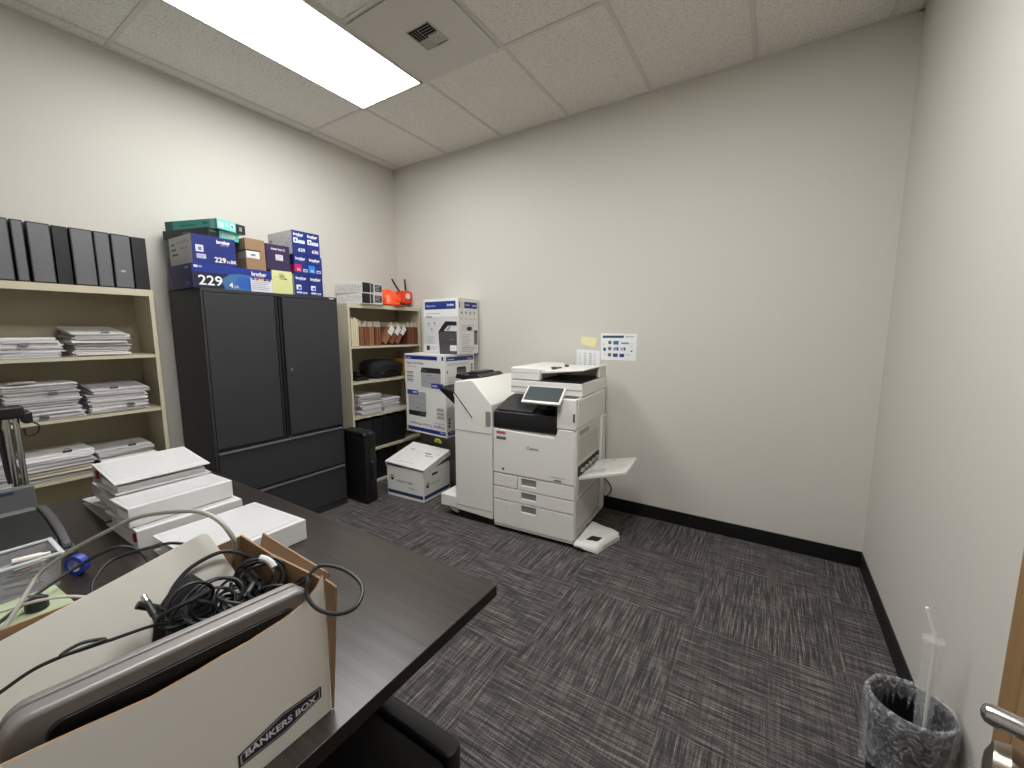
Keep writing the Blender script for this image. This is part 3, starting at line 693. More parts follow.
# ------------------------------------------------------------------ black hard case leaning by the cabinet
t = thing('hard_case', 'black plastic hard case standing on edge between the cabinet and corner bookcase', 'case', (.50, -.945, 0))
def rrect(x0, x1, z0, z1, r, n=6):
    o = []
    for cx, cz, a0 in ((x1 - r, z1 - r, 0), (x0 + r, z1 - r, 90), (x0 + r, z0 + r, 180), (x1 - r, z0 + r, 270)):
        for k in range(n + 1):
            a_ = math.radians(a0 + 90*k/n); o.append((cx + r*math.cos(a_), cz + r*math.sin(a_)))
    return o
for y0, y1, nm in ((-.055, -.002, 'front_shell'), (.002, .055, 'rear_shell')):
    MB().prism(rrect(-.155, .155, .0, .60, .035), 'y', y0, y1).build(nm, BLACKP, t, bevel=.012, seg=3)
MB().prism(rrect(-.157, .157, .004, .598, .035), 'y', -.006, .006).build('seam_rim', RUBBER, t)
MB().prism(rrect(-.115, .115, .05, .55, .03), 'y', -.058, -.054).build('panel', M('0f0f11', .5), t, bevel=.001)
b = MB(); b.tube([(.15, 0, .22), (.172, 0, .235), (.176, 0, .29), (.172, 0, .345), (.15, 0, .36)], .009, 8); b.build('handle', RUBBER, t)
for z in (.14, .44): MB().box(.154, .163, -.018, .018, z - .02, z + .02).build('latch', BLACKP, t, bevel=.003)

# ------------------------------------------------------------------ multifunction printer
pt = thing('multifunction_printer', 'large white office printer with touch screen and side finisher against the wall', 'printer', (1.751, -.768, 0), .0624)
DARKGAP = M('26262a', .6)
b = MB(); b.box(.004, .606, .012, .62, .035, .742); b.box(.004, .606, .30, .62, .7422, .985); b.box(.4745, .606, .012, .2998, .7422, .985); b.build('main_body', GREY_WHITE, pt, bevel=.006)
b = MB()
for x in (.06, .55):
    for y in (.08, .55): b.lathe([(0, 0), (.022, 0), (.022, .034), (0, .034)], (x, y, 0), 14)
b.box(.02, .59, .03, .60, .02, .036); b.build('caster_base', BLACKP, pt)
def slab(pts, y0, y1): return MB().prism(pts, 'y', y0, y1)
fc = slab([(.002, .428), (.602, .428), (.602, .765), (.59, .785), (.485, .785), (.475, .735), (.455, .722), (.002, .742)], -.006, .013)
fc = fc.build('front_cover', GREY_WHITE, pt, bevel=.005)
p = Print((0, -.0062, 0), (1, 0, 0), (0, 0, 1))
p.text('Canon', .262, .622, .03, '55565c', .02, w=.09)
p.rect(.03, .706, .075, .02, 'c88d8d').rect(.034, .709, .012, .014, 'a33c44').rect(.05, .709, .012, .014, 'a33c44').rect(.066, .709, .012, .014, 'a33c44').rect(.082, .709, .012, .014, 'a33c44').rect(.03, .668, .075, .02, '55565a').lines(.036, .68, .06, 2, .006, '9a9a9c')
p.rect(.075, .452, .016, .016, '2c2c30').lines(.44, .462, .1, 1, .016, '8c8c8e').rect(.465, .438, .05, .012, '77777a')
p.build('front_badges', fc)
b = MB(); b.box(.478, .606, -.004, .013, .79, .984).build('control_column', GREY_WHITE, pt, bevel=.005)
MB().box(.588, .60, -.0055, -.003, .84, .895).build('status_window', M('3d3d41', .3), pt, bevel=.001)
MB().box(.498, .59, .03, .14, .984, .989).build('control_pad', M('3c3c40', .4), pt, bevel=.002)
# black output bay
bb = MB(); bb.prism([(-.002, .7475), (.02, .743), (.298, .743), (.298, .945), (.2, .93), (.03, .872), (.004, .866), (-.002, .856)], 'x', .004, .474)
bb.build('output_bay', BLACKP, pt, bevel=.007, seg=3)
b = MB(); b.prism([(.002, .872), (.19, .934), (.19, .94), (.0, .878)], 'x', .03, .30); b.build('output_tray', M('2a2a2d', .4), pt, bevel=.003)
# drawers
for z0, z1, split in ((.33, .42, True), (.235, .322, False), (.05, .227, False)):
    hx0, hx1 = .222, .335
    b = MB(); y0, y1 = -.004, .013
    x0 = .004
    if split: MB().box(.004, .19, y0, y1, z0, z1).build('panel', GREY_WHITE, pt, bevel=.004); x0 = .196
    hz1 = z1 - .008; hz0 = hz1 - min(.05, (z1 - z0)*.55)
    b.box(x0, hx0, y0, y1, z0, z1).box(hx1, .604, y0, y1, z0, z1).box(hx0, hx1, y0, y1, z0, hz0).box(hx0, hx1, y0, y1, hz1, z1)
    dr_ = b.build('paper_drawer', GREY_WHITE, pt, bevel=.0015)
    b = MB(); b.hexa([(hx0, .0085, hz0), (hx1, .0085, hz0), (hx1, .011, hz0), (hx0, .011, hz0), (hx0, .0, hz1), (hx1, .0, hz1), (hx1, .011, hz1), (hx0, .011, hz1)])
    b.build('handle', M('8f8f90', .4), dr_)
    b = MB(); b.box(.53, .534, y0 - .001, y0, z1 - .035, z1 - .03)
    if z0 < .1: b.box(.105, .112, y0 - .001, y0, z1 - .05, z1 - .043)
    b.build('marks', ink('77777a'), dr_)
MB().box(.004, .604, .0, .02, .03, .046).build('skirt', GREY_WHITE2, pt, bevel=.003)
# right side details (x = .606)
b = MB(); X0 = .606
b.box(X0, X0 + .006, .03, .615, .80, .975); b.build('upper_side_cover', GREY_WHITE2, pt, bevel=.003)
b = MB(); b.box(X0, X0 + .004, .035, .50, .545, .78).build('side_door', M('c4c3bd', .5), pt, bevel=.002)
b = MB(); b.box(X0 + .004, X0 + .007, .07, .24, .745, .775); q = b.build('door_pull', M('8f8e89', .5), pt)
b = MB(); b.box(X0 + .004, X0 + .006, .06, .44, .575, .72); b.build('door_recess', M('b0afa9', .6), pt, bevel=.001)
b = MB(); b.box(X0, X0 + .016, .515, .618, .06, .79); b.build('rear_column', GREY_WHITE2, pt, bevel=.004)
b = MB(); b.box(X0, X0 + .004, .05, .50, .475, .54); b.build('feed_opening', M('121214', .6), pt)
b = MB()
for k in range(5): b.lathe([(0, -.012), (.013, -.012), (.013, .012), (0, .012)], (X0 + .012, .11 + k*.08, .505), 12, axis='y')
b.tube([(X0 + .012, .07, .505), (X0 + .012, .47, .505)], .004, 8, sub=1); b.build('feed_roller', M('9a9a98', .4), pt)
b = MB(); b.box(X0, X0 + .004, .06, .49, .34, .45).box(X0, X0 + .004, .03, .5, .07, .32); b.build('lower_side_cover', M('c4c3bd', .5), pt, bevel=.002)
b = MB(); b.box(X0 + .004, X0 + .006, .08, .5, .318, .324).box(X0 + .004, X0 + .006, .04, .5, .098, .104); b.build('cover_groove', M('85847f', .6), pt)
# bypass tray, open
A_ = math.atan2(.072, .27)
tr = Matrix.Translation((X0 + .008, 0, .468)) @ Matrix.Rotation(-A_, 4, 'Y')
b = MB(); b.prism([(0, .045), (.30, .075), (.305, .09), (.305, .40), (.29, .42), (0, .47)], 'z', -.014, .004, 0, tr)
bt = b.build('bypass_tray', M('d9d8d2', .45), pt, bevel=.003)
b = MB(); 
for y in (.14, .36): b.box(.02, .16, y - .008, y + .008, .004, .02, 0, tr)
for k in range(6): b.box(.03, .28, .11 + k*.05 - .002, .11 + k*.05 + .002, .004, .007, 0, tr)
b.build('paper_guide', M('c9c8c2', .45), bt)
# scanner and feeder
b = MB(); b.box(.085, .609, .10, .64, .988, 1.073); b.build('scanner_unit', GREY_WHITE, pt, bevel=.006)
b = MB(); b.box(.088, .606, .098, .102, 1.026, 1.031); b.build('scanner_seam', M('8d8c88', .5), pt)
b = MB(); b.box(.025, .10, .40, .62, .94, 1.10); b.build('rear_tower', GREY_WHITE, pt, bevel=.008)
fd = MB(); fd.box(.087, .285, .098, .63, 1.076, 1.163); fd.box(.285, .606, .54, .63, 1.076, 1.15); fd = fd.build('document_feeder', GREY_WHITE, pt, bevel=.008, seg=3)
b = MB(); b.box(.285, .606, .10, .54, 1.0745, 1.081); b.build('exit_tray', BLACKP, fd, bevel=.002)
b = MB(); b.prism([(.262, 1.135), (.30, 1.125), (.36, 1.128), (.606, 1.152), (.606, 1.162), (.35, 1.146), (.262, 1.166)], 'y', .13, .56); b.build('feed_tray', GREY_WHITE, fd, bevel=.004)
b = MB(); b.box(.585, .609, .47, .63, 1.076, 1.16); b.build('end_block', GREY_WHITE2, fd, bevel=.004)
b = MB(); b.box(.30, .37, .27, .34, 1.148, 1.156); b.box(.35, .38, .2, .215, 1.148, 1.165).box(.35, .38, .44, .455, 1.148, 1.165); b.build('paper_guide', M('4a4a4d', .4), fd, bevel=.001)
b = MB(); b.box(.28, .305, .099, .14, 1.078, 1.15); b.build('front_lip', GREY_WHITE, fd, bevel=.004)
p = Print((.088, .0978, 1.0), (1, 0, 0), (0, 0, 1)); p.rect(.0, .125, .2, .003, 'a9a8a3'); p.build('feeder_seam', fd)
# touch panel
tp = Matrix.Translation((.388, -.012, .998)) @ Matrix.Rotation(math.radians(-51), 4, 'X')
b = MB(); b.box(-.135, .135, -.008, .010, -.072, .075, 0, tp); s_ = b.build('touch_panel', GREY_WHITE, pt, bevel=.005)
b = MB(); b.box(-.123, .123, -.0088, -.0078, -.054, .067, 0, tp); b.build('screen', M('3a4445', .55, var=.04, spec=.3), s_)
b = MB(); b.box(-.03, .03, .01, .05, -.07, .02, 0, tp); b.box(.34, .44, .03, .1, .90, .965); b.build('panel_arm', BLACKP, s_)
# finisher
fp = [(-.334, .075), (-.012, .06), (-.012, .90), (-.02, .908), (-.165, 1.056), (-.185, 1.064), (-.325, 1.048), (-.334, 1.038)]
fn = MB().prism(fp, 'y', 0, .60).build('finisher', GREY_WHITE, pt, bevel=.006)
b = MB(); b.box(-.332, -.014, -.0025, .001, .69, .694).box(-.332, -.014, -.0025, .001, .115, .119); b.build('door_seam', M('a3a29d', .5), fn)
b = MB(); b.hexa([(-.335, -.004, .945), (-.19, -.004, .785), (-.19, .002, .785), (-.335, .002, .945), (-.335, -.004, .962), (-.18, -.004, .79), (-.18, .002, .79), (-.335, .002, .962)]); b.build('slot_trim', M('f2f1ec', .4), fn)
b = MB(); b.hexa([(-.335, -.0045, .964), (-.18, -.0045, .792), (-.18, .002, .792), (-.335, .002, .964), (-.335, -.0045, .974), (-.176, -.0045, .797), (-.176, .002, .797), (-.335, .002, .974)]); b.build('slot', M('3b3b3d', .5), fn)
b = MB(); b.box(-.062, -.022, -.003, .001, .745, .85); b.build('pull', M('8a8985', .4), fn, bevel=.001)
b = MB(); b.hexa([(-.55, .1, .955), (-.335, .1, .80), (-.335, .48, .80), (-.55, .48, .955), (-.54, .1, .985), (-.335, .1, .935), (-.335, .48, .935), (-.54, .48, .985)]); b.build('lower_tray', BLACKP, fn, bevel=.006)
b = MB(); b.prism([(-.44, 1.05), (-.335, 1.035), (-.20, 1.068), (-.24, 1.088), (-.33, 1.075), (-.43, 1.085)], 'y', .16, .50); b.box(-.34, -.26, .2, .44, 1.075, 1.10); b.build('upper_tray', BLACKP, fn, bevel=.004)
b = MB(); b.box(-.478, -.334, .0, .30, .08, .17); b.prism([(-.40, .045), (-.334, .03), (-.334, .08), (-.42, .08)], 'y', .02, .28); b.build('foot_block', GREY_WHITE, fn, bevel=.006)
b = MB(); b.box(-.32, -.03, .03, .56, .0, .075); b.box(-.40, -.34, .04, .26, .0, .05); b.build('base', BLACKP, fn)

t = thing('printer_cable', 'black power cord looping down the wall behind the white office printer', 'cord', (2.33, -.02, .04))
MB().tube([(2.26, -.035, .26), (2.31, -.03, .245), (2.35, -.03, .212), (2.362, -.03, .165), (2.335, -.03, .115), (2.30, -.03, .08), (2.26, -.03, .055), (2.2, -.03, .045)], .005, 8).build('cable', RUBBER, t, world=True)

# opened paper ream on the floor
t = thing('paper_ream', 'crumpled white paper ream package with a black label lying on the carpet', 'paper package', (2.45, -.57, 0))
P4 = [(2.368, -.758), (2.511, -.708), (2.566, -.452), (2.355, -.40)]
b = MB(); r_ = random.Random(5); nx, ny = 7, 8
def rp(i, j, z, out=0):
    u, v = i/nx, j/ny
    q = [Vector(c) for c in P4]; a_ = q[0].lerp(q[1], u); c_ = q[3].lerp(q[2], u); w_ = a_.lerp(c_, v)
    return Vector((w_.x, w_.y, z))
Tg = [[b._v(rp(i, j, .058 - (.008 + .02*i/nx if j == 0 else 0) - (.008 if i == nx else 0) + r_.uniform(-.003, .003))) for i in range(nx + 1)] for j in range(ny + 1)]
Bg = [[b._v(rp(i, j, .001 + .036*(1 - i/nx)*max(0, 1 - 3*j/ny))) for i in range(nx + 1)] for j in range(ny + 1)]
for j in range(ny):
    for i in range(nx): b._f([Tg[j][i], Tg[j][i+1], Tg[j+1][i+1], Tg[j+1][i]], 0); b._f([Bg[j][i], Bg[j+1][i], Bg[j+1][i+1], Bg[j][i+1]], 0)
for i in range(nx): b._f([Bg[0][i], Bg[0][i+1], Tg[0][i+1], Tg[0][i]], 0); b._f([Bg[ny][i+1], Bg[ny][i], Tg[ny][i], Tg[ny][i+1]], 0)
for j in range(ny): b._f([Bg[j+1][0], Bg[j][0], Tg[j][0], Tg[j+1][0]], 0); b._f([Bg[j][nx], Bg[j+1][nx], Tg[j+1][nx], Tg[j][nx]], 0)
b.build('wrapper', M('dcdbd6', .5, bump=.3, scale=40), t, world=True, sharp=80)
b = MB(); b.hexa([(2.42, -.675, .053), (2.492, -.65, .053), (2.50, -.60, .054), (2.435, -.61, .054), (2.42, -.675, .0625), (2.492, -.65, .0625), (2.50, -.60, .0625), (2.435, -.61, .0625)]); b.build('label', M('1a1a1c', .4), t, world=True)
b = MB(); b.prism([(2.50, -.705), (2.512, -.69), (2.575, -.46), (2.56, -.45)], 'z', .001, .035); b.build('torn_flap', M('c9c8c4', .6), t, world=True, bevel=.004)

# ------------------------------------------------------------------ notices on the back wall
def notice(label, pts, name='wall_notice', cat='notice', mat=None, y=-.0015):
    cx = sum(p_[0] for p_ in pts)/len(pts); cz = min(p_[1] for p_ in pts)
    t = thing(name, label, cat, (cx, y, cz))
    MB().prism(pts, 'y', y - .0004, y + .0008).build('sheet', mat or M('e9ebec', .6, var=.01), t, world=True)
    return t, Print((pts[0][0], y - .0004, pts[0][1]), (pts[1][0] - pts[0][0], 0, pts[1][1] - pts[0][1]), (0, 0, 1))
t, p = notice('landscape instruction sheet with blue icons taped to the wall above the printer', [(2.238, 1.187), (2.509, 1.189), (2.513, 1.389), (2.234, 1.395)])
p.rect(.012, .17, .165, .018, '1f4a57').rect(.19, .172, .02, .014, 'b9bcc0').rect(.212, .175, .04, .008, 'a9acb2')
for j, y in enumerate((.125, .078, .03)):
    p.disc(.07, y + .012, .014, '3f3d42', 14).rect(.066, y + .012, .01, .008, 'c0c0c4')
p.rect(.098, .12, .04, .028, '2f6aa6').rect(.158, .124, .058, .012, '7080a0').rect(.098, .075, .038, .026, '8ea6c0').rect(.128, .075, .01, .026, '3a3f4c').rect(.152, .076, .038, .024, 'a9b6c6').rect(.182, .076, .01, .024, '2c2d33').rect(.098, .026, .036, .027, '27408a').rect(.148, .026, .036, .025, '223c80').rect(.02, .07, .02, .025, '31406a').poly([(.226, .068), (.244, .068), (.244, .084)], '3b4038').disc(.024, .12, .008, 'd6dcc4', 10)
p.rect(.02, .045, .02, .004, 'b0b3b8').lines(.225, .125, .03, 3, .014, 'c2c5c9').rect(.2, .04, .03, .008, 'c0c2c8'); p.build('printing', t, world=True)
t, p = notice('white sheet with columns of writing on the wall behind the printer lid', [(2.036, .985), (2.232, .982), (2.230, 1.258), (2.037, 1.267)])
for k in range(4):
    for q in range(13): p.rect(.025 + .042*k, .245 - q*.017, .008 + .012*((q*3 + k) % 3)/2, .009, 'b3b5bc')
p.build('printing', t, world=True)
t, p = notice('small yellow sticky note on the wall above the column sheet', [(2.073, 1.308), (2.186, 1.281), (2.207, 1.36), (2.069, 1.367)], 'sticky_note', 'sticky note', M('ece6b0', .7), y=-.002)
p.lines(.03, .045, .06, 3, .012, 'd0c67e', .1); p.build('writing', t, world=True)

# ------------------------------------------------------------------ desk
DX0, DX1, DY0, DY1, DZ = 1.01, 2.785, -3.14, -2.228, .74
t = thing('desk', 'dark espresso wood desk in the foreground carrying binders and boxes', 'desk', ((DX0 + DX1)/2, (DY0 + DY1)/2, 0))
DESK = wood('1f1b18', '3b332d', .3, 0); DEDGE = M('17120f', .4, var=.08)
MB().box(DX0, DX1, DY0, DY1, DZ - .004, DZ).build('desk_top', DESK, t, world=True, bevel=.001)
MB().box(DX0 + .0005, DX1 - .0005, DY0 + .0005, DY1 - .0005, DZ - .032, DZ - .0042).build('edge_band', DEDGE, t, world=True)
for x in (1.09, 2.36): MB().box(x, x + .028, DY0 + .06, DY1 - .06, 0, DZ - .0325).build('end_panel', DESK, t, world=True)
MB().box(1.119, 2.359, DY1 - .12, DY1 - .1, .18, DZ - .0325).build('modesty_panel', DESK, t, world=True)

t = thing('floor_bin', 'black rounded plastic box on the carpet under the desk end', 'box', (2.61, -2.585, 0))
b = MB(); b.prism(rrect(-.15, .15, -.20, .215, .03), 'z', .0, .345); b.build('bin_body', BLACKP, t, bevel=.004)
b = MB(); b.prism(rrect(-.16, .16, .175, .225, .02), 'z', .30, .38); b.build('raised_rim', BLACKP, t, bevel=.006)
b = MB(); b.prism(rrect(-.155, .155, -.205, .168, .02), 'z', .346, .366); b.build('lid', M('1b1b1e', .35), t, bevel=.003)

# ---- white ring binders lying on the desk
RED = M('a3252b', .45)
G = 'white ring binders piled on the desk'
def flat_binder(label, x0, x1, y0, y1, z, h, mouth_h=None, spine='right', red=False, pages=True, lift=0, rz=0, print_=False):
    """lies flat; spine along y at one x end, mouth at the other"""
    cx, cy = (x0 + x1)/2, (y0 + y1)/2
    t = thing('white_binder', label, 'binder', (cx, cy, z), rz, G)
    w, l = (x1 - x0)/2, (y1 - y0)/2; s = 1 if spine == 'right' else -1; mh = mouth_h if mouth_h is not None else h; e = .0045
    b = MB()
    b.box(min(-s*w, s*w - s*.005), max(-s*w, s*w - s*.005), -l, l, 0, e)
    xs0, xs1 = sorted((s*w, s*(w - e))); b.box(xs0, xs1, -l, l, 0.0005, h)
    top = [(s*(w - .005), h), (-s*w, mh), (-s*w, mh - e), (s*(w - .005), h - e)]
    b.prism(top, 'y', -l, l)
    b.build('cover', WVINYL, t, bevel=.0015)
    b = MB(); xr = s*(w - .05); b.box(xr - .012, xr + .012, -l + .02, l - .02, e, e + .006)
    rr = min(.028, h*.36)
    for yy in (-.105, 0, .105):
        b.tube([(xr + rr*math.cos(a_), yy, e + .004 + rr + rr*math.sin(a_)*.95) for a_ in [2*PI*k/12 for k in range(12)]], .0016, 6, closed=True, sub=1)
    b.build('ring_mechanism', STEEL, t)
    if pages: MB().box(min(-s*(w - .02), s*(w - .045)), max(-s*(w - .02), s*(w - .045)), -l + .012, l - .012, e + .001, e + min(h, mh)*.45).build('pages', PAPER, t)
    if red: MB().box(s*(w - .035) - .009, s*(w - .035) + .009, -l - .001, -l + .008, h*.28, h*.72).build('red_tab', RED, t, bevel=.003)
    # clear sleeve on the top cover
    b = MB(); d_ = .0006
    b.prism([(s*(w - .02), h + d_ - (h - mh)*.02), (-s*(w - .012), mh + d_ + (h - mh)*.02), (-s*(w - .012), mh + .0002 + (h - mh)*.02), (s*(w - .02), h + .0002 - (h - mh)*.02)], 'y', -l + .01, l - .012)
    b.build('clear_sleeve', M('cfcfd0', .2, bump=.5, scale=14, var=.015, spec=.6), t)
    return t
e0 = DZ + .0006
flat_binder('white binder with gaping pointed mouth lowest at the shelf end of the pile', 1.125, 1.415, -2.672, -2.375, e0, .052, .02, 'right', pages=False)
flat_binder('white binder on the desk under the narrow white one, with a red tab', 1.44, 1.755, -2.678, -2.38, e0, .06, .052, 'right', red=True)
flat_binder('white binder lying nearest the brown carton, its spine to the desk edge', 1.80, 2.125, -2.655, -2.358, e0, .066, .05, 'right', print_=True)
flat_binder('narrow thick white binder with a square spine on the red-tabbed one', 1.545, 1.712, -2.684, -2.39, e0 + .0615, .062, .06, 'right', rz=.02)
flat_binder('white binder under the tilted topmost one, spine to the bookcase', 1.255, 1.53, -2.665, -2.38, e0 + .0615, .05, .045, 'left', rz=-.01)
flat_binder('topmost white binder of the pile, its cover tilted', 1.305, 1.548, -2.668, -2.392, e0 + .124, .068, .04, 'left', red=True, rz=0)

# ---- chrome stand behind the desk
t = thing('chrome_stand', 'thin chrome double-tube stand with a black clamp beside the tall bookcase', 'stand', (.885, -2.79, 0))
b = MB()
b.tube([(0, -.012, .03), (0, -.012, 1.09)], .010, 12, sub=1); b.tube([(.006, .012, .03), (.006, .012, 1.09)], .009, 12, sub=1); b.build('tube', CHROME, t)
for k in range(3):
    a_ = PI/2 + k*2*PI/3 + .3; b = MB(); b.tube([(.02*math.cos(a_), .02*math.sin(a_), .10), (.10*math.cos(a_), .10*math.sin(a_), .012)], .006, 8, sub=1); b.build('foot', RUBBER, t)
b = MB(); b.box(-.03, .03, -.09, .035, 1.075, 1.125); b.box(-.03, .03, .025, .055, 1.05, 1.10, 0); b.build('clamp', BLACKP, t, bevel=.012, seg=3)
MB().tube([(.0, .045, 1.06), (.0, .07, 1.035), (.0, .062, 1.005), (.0, .035, 1.0), (.0, .03, 1.03)], .003, 6).build('wire_loop', RUBBER, t)
b = MB(); b.tube([(-.02, -.03, 1.08), (-.01, -.028, .9), (.0, -.024, .82)], .008, 8); b.build('strap', RUBBER, t)

# ---- grey desktop device at the picture edge
t = thing('desktop_scanner', 'dark grey desktop device with raised back and black sloping front, behind the clear tub', 'device', (1.345, -2.935, DZ + .0006))
GD = M('4c4d4f', .5, bump=.05); GDL = M('5f6062', .5)
b = MB(); b.box(-.28, .27, -.16, .155, 0, .02); b.build('base', GD, t, bevel=.004)
b = MB(); b.prism([(-.25, .021), (-.215, .021), (-.225, .115), (-.255, .115)], 'y', -.155, .15); q = b.build('back_panel', GDL, t, bevel=.006)
b = MB(); b.prism([(-.2545, .105), (-.2235, .105), (-.2225, .095), (-.2525, .095)], 'y', .03, .10); b.build('grip_slot', M('25304d', .4), q)
MB().box(-.222, -.2145, -.02, -.012, .05, .08).build('guide_mark', M('a0a09c', .4), q)
b = MB(); b.box(-.06, -.02, -.155, .125, .03, .085); b.build('cross_bar', GDL, t, bevel=.012, seg=3)
b = MB(); b.prism([(-.03, .08), (.1, .078), (.24, .05), (.26, .021), (-.03, .021)], 'y', -.15, .122); b.build('sloping_panel', M('1b1c1d', .45, bump=.1, scale=200), t, bevel=.003)
b = MB(); b.prism([(-.10, .021), (.268, .021), (.262, .04), (.20, .066), (.10, .083), (-.02, .088), (-.05, .08), (-.10, .07)], 'y', .124, .146); b.build('side_arm', GD, t, bevel=.007, seg=3)

# ---- clear tub and bits
CLEAR = bpy.data.materials.new('clear_plastic'); CLEAR.use_nodes = True
_b = CLEAR.node_tree.nodes['Principled BSDF']; _b.inputs['Base Color'].default_value = (.85, .87, .9, 1); _b.inputs['Roughness'].default_value = .15
_n = CLEAR.node_tree.nodes.new('ShaderNodeTexNoise'); _n.inputs['Scale'].default_value = 25; _m = CLEAR.node_tree.nodes.new('ShaderNodeMapRange'); _m.inputs['From Min'].default_value = .35; _m.inputs['From Max'].default_value = .7; _m.inputs['To Min'].default_value = .07; _m.inputs['To Max'].default_value = .15
CLEAR.node_tree.links.new(_n.outputs['Fac'], _m.inputs['Value']); CLEAR.node_tree.links.new(_m.outputs['Result'], _b.inputs['Alpha'])
t = thing('plastic_tub', 'clear plastic tub of metal bits and pens on the desk', 'tub', (1.738, -2.99, DZ + .0006))
b = MB(); e = .003; tx, ty, tz = .066, .148, .085
def taper(z): return 1 - .06*(1 - z/tz)
for (ax, ay, bx, by) in ((-1, -1, 1, -1), (1, -1, 1, 1), (1, 1, -1, 1), (-1, 1, -1, -1)):
    k = .94; i_ = 1 - .025
    b.hexa([(ax*tx*k, ay*ty*k, 0), (bx*tx*k, by*ty*k, 0), (bx*tx*k*i_, by*ty*k*i_, 0), (ax*tx*k*i_, ay*ty*k*i_, 0), (ax*tx, ay*ty, tz), (bx*tx, by*ty, tz), (bx*tx*i_, by*ty*i_, tz), (ax*tx*i_, ay*ty*i_, tz)])
b.box(-tx*.9, tx*.9, -ty*.9, ty*.9, 0, .003)
b.build('tub_walls', CLEAR, t)
b = MB()
for s in (-1, 1): b.box(-tx - .007, tx + .007, s*ty - .004, s*ty + .006, tz, tz + .005).box(s*tx - .005, s*tx + .005, -ty, ty, tz, tz + .005)
b.build('rim', M('c9ccd2', .25, spec=.7), t, bevel=.001)
r_ = random.Random(11)
GB = 'metal bits and pens in the clear tub'
cols = ['1d1e22', '8d8d92', 'c6c6ca', '7a2f3c', '2a2f4c', 'b9b4ad', '18181a']
for k in range(27):
    x, y = r_.uniform(-.012, .012), -.09 + .18*((k % 3)/2) + r_.uniform(-.01, .01); a_ = PI/2 + r_.uniform(-.7, .7); z = .006 + .0075*(k // 3) ; l_ = r_.uniform(.025, .036); rd = r_.uniform(.0028, .004)
    q = thing('pen', 'small dark or metal stick among the bits filling the clear tub', 'pen', (1.738 + x, -2.99 + y, DZ + .0006 + z), a_, GB)
    mt = M(cols[k % 7], .3, 1 if k % 7 in (1, 2) else 0)
    b = MB(); b.lathe([(0, -l_), (rd*.6, -l_), (rd, -l_*.8), (rd, l_*.8), (rd*.5, l_)], (0, 0, 0), 10, axis='x'); b.build('barrel', mt, q)
    b = MB(); b.lathe([(rd, l_*.82), (rd*.9, l_*.9), (rd*.3, l_ + .006)], (0, 0, 0), 10, axis='x'); b.build('tip', CHROME, q)
t = thing('highlighter', 'short white marker lying on top of the bits in the clear tub', 'marker', (1.745, -2.885, DZ + .0775), 1.3)
b = MB(); b.lathe([(0, -.035), (.007, -.034), (.0075, .015), (.005, .02), (.0045, .032), (0, .033)], (0, 0, 0), 14, axis='x', cap=False); b.build('barrel', M('e6e3d8', .35), t)
t = thing('tape_roll', 'blue tape roll standing on the desk just beyond the clear tub', 'tape roll', (1.775, -2.812, DZ + .0288), -1.0)
b = MB(); b.lathe([(.017, -.009), (.028, -.009), (.028, .009), (.017, .009), (.017, -.009)], (0, 0, 0), 28, axis='x', cap=False); b.build('tape', M('2b3a9c', .4), t)
b = MB(); b.lathe([(.015, -.009), (.0168, -.009), (.0168, .009), (.015, .009), (.015, -.009)], (0, 0, 0), 24, axis='x', cap=False); b.build('core', M('8d90b8', .6), t)
t = thing('note_pad', 'pale green note pad lying on the desk between the clear tub and the big carton', 'note pad', (1.925, -2.92, DZ + .0006), .06)
MB().box(-.095, .095, -.062, .062, 0, .016).build('sheets', M('a9b694', .7), t, bevel=.001)
t = thing('black_plug', 'round black plug lying on the pale green note pad', 'plug', (1.93, -2.91, DZ + .0176), .6)
b = MB(); b.lathe([(0, 0), (.02, 0), (.02, .022), (.012, .03), (0, .03)], (0, 0, 0), 20, cap=False); b.build('plug_body', BLACKP, t)
b = MB(); b.box(-.02, .02, -.004, .004, .03, .032); b.build('ridge', M('4a4a4d', .4), t)
t = thing('plastic_bottle', 'small translucent white bottle standing by the green pad at the picture edge', 'bottle', (1.90, -3.045, DZ + .0006))
b = MB(); b.lathe([(0, 0), (.013, 0), (.014, .004), (.014, .05), (.008, .06), (.008, .068), (0, .068)], (0, 0, 0), 18, cap=False); b.build('bottle_body', M('d9d9d8', .25), t)
b = MB(); b.lathe([(0, .0685), (.0095, .0685), (.0085, .082), (0, .083)], (0, 0, 0), 16, cap=False); b.build('cap', M('e6e6e4', .3), t)

# ---- banker's box with its contents
BX0, BX1, BY0, BY1, BZ0, BH = 2.458, 2.742, -3.075, -2.686, DZ + .0006, .25
t = thing('cardboard_carton', 'open white cardboard carton with brown inside, full of cables, on the desk corner', 'box', ((BX0 + BX1)/2, (BY0 + BY1)/2, BZ0))
zb, zt = BZ0, BZ0 + BH; e = .0035
WC = M('e6e6e4', .65, var=.02, bump=.05, scale=90)
b = MB()
def wall(o_pts, n, mo, mi):
    """o_pts outer outline, n = inward offset"""
    n = Vector(n); A = [b._v(p_) for p_ in o_pts]; B = [b._v(Vector(p_) + n) for p_ in o_pts]; k = len(A)
    b._f(A, mo); b._f(B[::-1], mi)
    for i in range(k): b._f([A[i], A[(i+1) % k], B[(i+1) % k], B[i]], mi)
